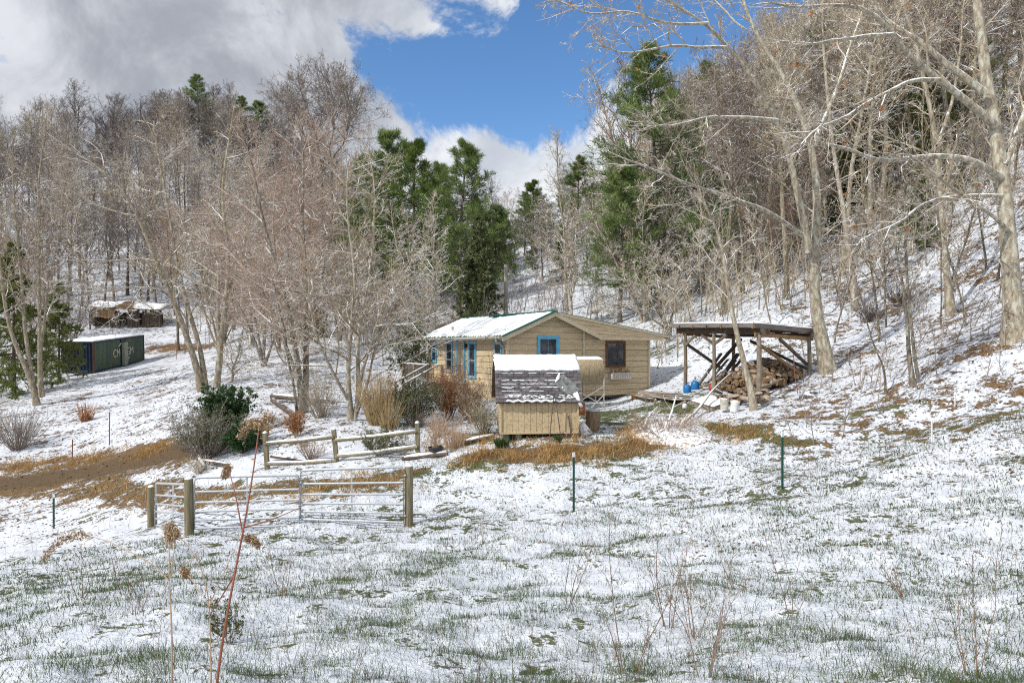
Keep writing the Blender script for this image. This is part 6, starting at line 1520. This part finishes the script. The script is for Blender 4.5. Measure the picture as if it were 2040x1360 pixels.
# dry grass strips
pts = []
for pp, n, hw in (([(1000, 905), (1100, 905), (1200, 900), (1330, 880)], 2600, 0.55), ([(930, 925), (1030, 912)], 700, 0.4), ([(-20, 935), (100, 920), (230, 905)], 2600, 0.5), ([(270, 905), (335, 893)], 900, 0.5), ([(640, 960), (800, 950)], 500, 0.4), ([(600, 985), (800, 970)], 600, 0.35), ([(1400, 850), (1530, 870)], 500, 0.4), ([(1150, 872), (1165, 870)], 200, 0.2), ([(60, 985), (330, 990), (560, 985)], 900, 0.6), ([(1240, 880), (1300, 850)], 500, 0.4), ([(290, 700), (420, 690)], 900, 1.5), ([(850, 890), (980, 880)], 600, 0.6)):
    W_p = [G(*q) for q in pp]; n = int(n * (0.3 if pp[0][0] < 300 and pp[0][1] > 900 else 0.42))
    for i in range(n):
        t = rng.random() * (len(W_p) - 1); k = int(t); a = W_p[k].lerp(W_p[k + 1], t - k); pts.append((a.x + rng.normal(0, hw), a.y + rng.normal(0, hw)))
pts = np.array(pts); kp = vnoise(pts[:, 0] * 1.7, pts[:, 1] * 1.7, 77) > 0.38; pts = pts[kp]
V, Q, T, tone = tufts(pts[:, 0], pts[:, 1], 6, (0.05, 0.30), (0.002, 0.0035), 1.5, rng, 0.05)
g = Geo(); g.add(V, Q, tone); g.F.append(T); o = g.build('dry_grass', m_drygrass); tag(o, 'orange tan dry grass along the road and in front of the shed', 'dry grass', kind='stuff')
# leaf litter on the slopes
n = 26000; r = np.exp(rng.uniform(math.log(10), math.log(60), n)); th = np.radians(rng.uniform(-40, 41, n)); x = r * np.sin(th); y = r * np.cos(th)
kp = ((th > math.radians(13)) | ((th < -0.12) & (r > 24)) | (r > 24)) & (rng.random(n) < 0.9); kp |= rng.random(n) < 0.06; kp &= (r > 15) | (rng.random(n) < 0.25); x, y, r = x[kp], y[kp], r[kp]; n = len(x)
z = ground(x, y) + bumpz(x, y) + 0.012; a = rng.random(n) * 6.28; s_ = rng.uniform(0.018, 0.045, n) * np.clip(r / 22, 0.9, 1.8); tl = rng.normal(0, 0.4, n)
c, s2 = np.cos(a), np.sin(a)
V = np.stack([np.stack([x - c * s_, y - s2 * s_, z], 1), np.stack([x + s2 * s_ * .6, y - c * s_ * .6, z + tl * s_], 1), np.stack([x + c * s_, y + s2 * s_, z + s_ * .3], 1), np.stack([x - s2 * s_ * .6, y + c * s_ * .6, z + np.abs(tl) * s_], 1)], 1).reshape(-1, 3)
o = Geo().add(V, np.arange(n * 4).reshape(-1, 4), np.repeat(rng.random(n), 4)).build('fallen_leaves', M('leaf_litter', (0.17, 0.10, 0.055), (0.09, 0.055, 0.035), 1, 0.9, tone=0.5)); tag(o, 'brown fallen leaves scattered over the snowy slopes', 'leaves', kind='stuff')
# wispy dry stalks all over the field
x, y = near_field(2300, 26, rng); patch = vnoise(x * 0.35 + 9, y * 0.35, 31); kp = rng.random(len(x)) < np.clip((patch - 0.35) * 2.2, 0.05, 1); x, y = x[kp], y[kp]; n = len(x)
z = ground(x, y); r = np.hypot(x, y); K = 6; p = np.zeros((n, K, 3)); p[:, 0] = np.stack([x, y, z - 0.02], 1); d = np.stack([rng.normal(0, 0.22, n), rng.normal(0, 0.22, n), np.ones(n)], 1); H = rng.uniform(0.15, 0.75, n)
for k in range(1, K):
    d += rng.normal(0, 0.09, (n, 3)); dd = d / np.linalg.norm(d, axis=1, keepdims=True); p[:, k] = p[:, k - 1] + dd * (H / (K - 1))[:, None]
rad = (0.0016 * np.clip(r / 9, 0.9, 2.2))[:, None] * np.linspace(1, 0.5, K)[None]
g = Geo().tubes(p, rad, 3); A = spawn(p, rad, 4, 0.4, 1, (20, 50), 0.25, 3, 0.02, 0.1, rng, 0.0012, 0.002); g.tubes(*A, 3)
o = g.build('dry_stalks', m_drystem); tag(o, 'thin brown dead stalks standing across the snowy field', 'stalks', kind='stuff')

# ------------------------------------------------------------------ foreground weeds seen singly
def weed(label, stems, mat, Y, heads=(), name='tall_weed', r=0.006):
    """stems: list of lists (px,py,dY)"""
    b = stems[0][0]; base = P(b[0], b[1], Y + b[2]); base.z = min(base.z, gz(base.x, base.y))
    root = empty(name, base, label, 'weed'); g = Geo()
    for i, st_ in enumerate(stems):
        pp = [P(a, c_, Y + dY) for a, c_, dY in st_]
        if i == 0: pp[0].z = base.z - 0.05
        q = resample(pp, 14); rr0 = r * (1 if i == 0 else 0.55); g.tubes(q[None] - np.array(tuple(base)), np.linspace(rr0, rr0 * 0.4, 14)[None], 7)
        r_ = np.random.default_rng(i + int(b[0])); A = spawn(q[None] - np.array(tuple(base)), np.full((1, 14), rr0 * .5), 5, 0.5, 1.0, (30, 70), 0.08, 4, 0.0, 0.2, r_, 0.0008, 0.002); g.tubes(*A, 3)
    g.build('stem', mat, root)
    for hs in heads:
        pts_ = resample([P(a, c_, Y + dY) - base for a, c_, dY in hs[0]], 26); rg_ = np.random.default_rng(len(pts_) + int(hs[0][0][0]))
        pos = np.repeat(pts_, 7, 0) + rg_.normal(0, hs[1], (26 * 7, 3))
        hd = Geo().add(*blades(pos, np.tile([0, 0, -0.3], (len(pos), 1)), 4, 0.017, 0.0032, rg_, 0.9, True)); hd.build('seed_head', m_seed, root)
    return root
weed('tallest red brown weed stem leaning right in the left foreground', [[(418, 1400, 0), (440, 1290, 0), (470, 1130, 0.1), (490, 1030, 0.2), (508, 920, 0.35), (516, 850, 0.5)], [(485, 1070, 0.2), (470, 990, 0.3), (455, 930, 0.5)], [(488, 1050, 0.2), (540, 1035, 0.1), (600, 1010, 0)], [(470, 1140, 0.1), (440, 1190, 0.2), (415, 1230, 0.4)]], m_redstem, 3.6, [([(516, 852, .5), (505, 835, .5), (490, 850, .5), (480, 870, .5)], 0.012), ([(516, 852, .5), (530, 830, .5), (548, 836, .5)], 0.012), ([(490, 1070, .2), (505, 1075, .2), (516, 1085, .2)], 0.008), ([(455, 930, .5), (447, 950, .5)], 0.008)], r=0.0085)
weed('tan weed stem with a drooping feathery seed head reaching left', [[(342, 1400, 0), (343, 1280, 0), (339, 1180, 0), (336, 1150, 0), (338, 1080, 0.1), (335, 1050, 0.1)], [(336, 1155, 0), (310, 1125, 0), (270, 1105, 0), (225, 1080, 0.1), (180, 1068, 0.1)], [(340, 1150, 0), (348, 1090, -0.1), (345, 1060, -0.1)], [(340, 1145, 0), (380, 1115, 0.2), (420, 1080, 0.3)]], m_tanstem, 3.9, [([(180, 1068, .1), (150, 1062, .1), (120, 1078, .1), (95, 1100, .1), (86, 1118, .1)], 0.012), ([(338, 1045, 0.1), (337, 1060, .1), (340, 1078, .1)], 0.017)], r=0.0065)
weed('tan curved weed stem between the two taller ones', [[(422, 1400, 0), (420, 1310, 0), (418, 1210, 0), (412, 1160, 0), (395, 1110, 0), (370, 1075, 0), (350, 1062, 0)], [(419, 1210, 0), (395, 1170, 0.1), (370, 1140, 0.2)], [(419, 1200, 0), (450, 1130, 0.1), (470, 1090, 0.2), (500, 1000, 0.3)]], m_tanstem, 4.0, [([(368, 1136, .2), (371, 1145, .2)], 0.01), ([(352, 1058, 0), (346, 1066, 0)], 0.01)], r=0.005)
shrub('green_weed', 'small green leafy weed in the snow behind the tallest weed stem', on(455, 1275), 0.36, 0.24, 11, m_drystem, m_leafy, (0.020, 0.007), 2, 90, cat='weed', rmin=0.0012, r0=0.003, leafy_low=0.1)
WL = [(1245, 1330, 1.05, 'tall weed stalks leaning left in the centre foreground'), (1330, 1240, 0.95, 'thin branching stalks left of the paired upright stalks in the foreground'), (1385, 1260, 0.85, 'dark upright stalk beside a bundle of thin ones in the right foreground'), (1580, 1225, 0.95, 'bundle of brown upright stalks in the right foreground'), (1470, 1180, 0.6, 'single slim stalk behind the brown upright bundle'), (1940, 1345, 1.0, 'tall thin forked stalk at the lower right'), (1130, 1200, 0.8, 'fan of reddish dead stalks in the middle of the field'), (640, 1040, 0.4, 'brown weed at the foot where the two wide gates meet'), (250, 1190, 0.6, 'slim stalk trio at the left of the feathery weed'), (160, 1195, 0.7, 'thin pale stalk pair near the left edge of the field'), (270, 1230, 0.5, 'brown dead weed with side twigs left of the tan stems'), (1800, 1180, 0.5, 'small brown weed clump at the right side of the field'), (570, 1200, 0.9, 'thin leaning stalk right of the tallest red weed'), (690, 1010, 0.55, 'pale brown weed tangled in the right hand gate'), (1405, 1350, 1.0, 'long bare stalk at the bottom right of centre'), (960, 1080, 0.4, 'small brown weed right of the mossy gate post')]
for i, (px, py, H, lb) in enumerate(WL):
    b = on(px, min(py, 1345)); shrub('dead_weed', lb, b, H, 0.45 * H, 3 + i % 3, m_drystem, None, seed=200 + i, cat='weed', rmin=0.0016, r0=0.0034 * (1 + b.y / 15), subs=(6, 2), lean0=0.1)
print('objects', len(bpy.data.objects))
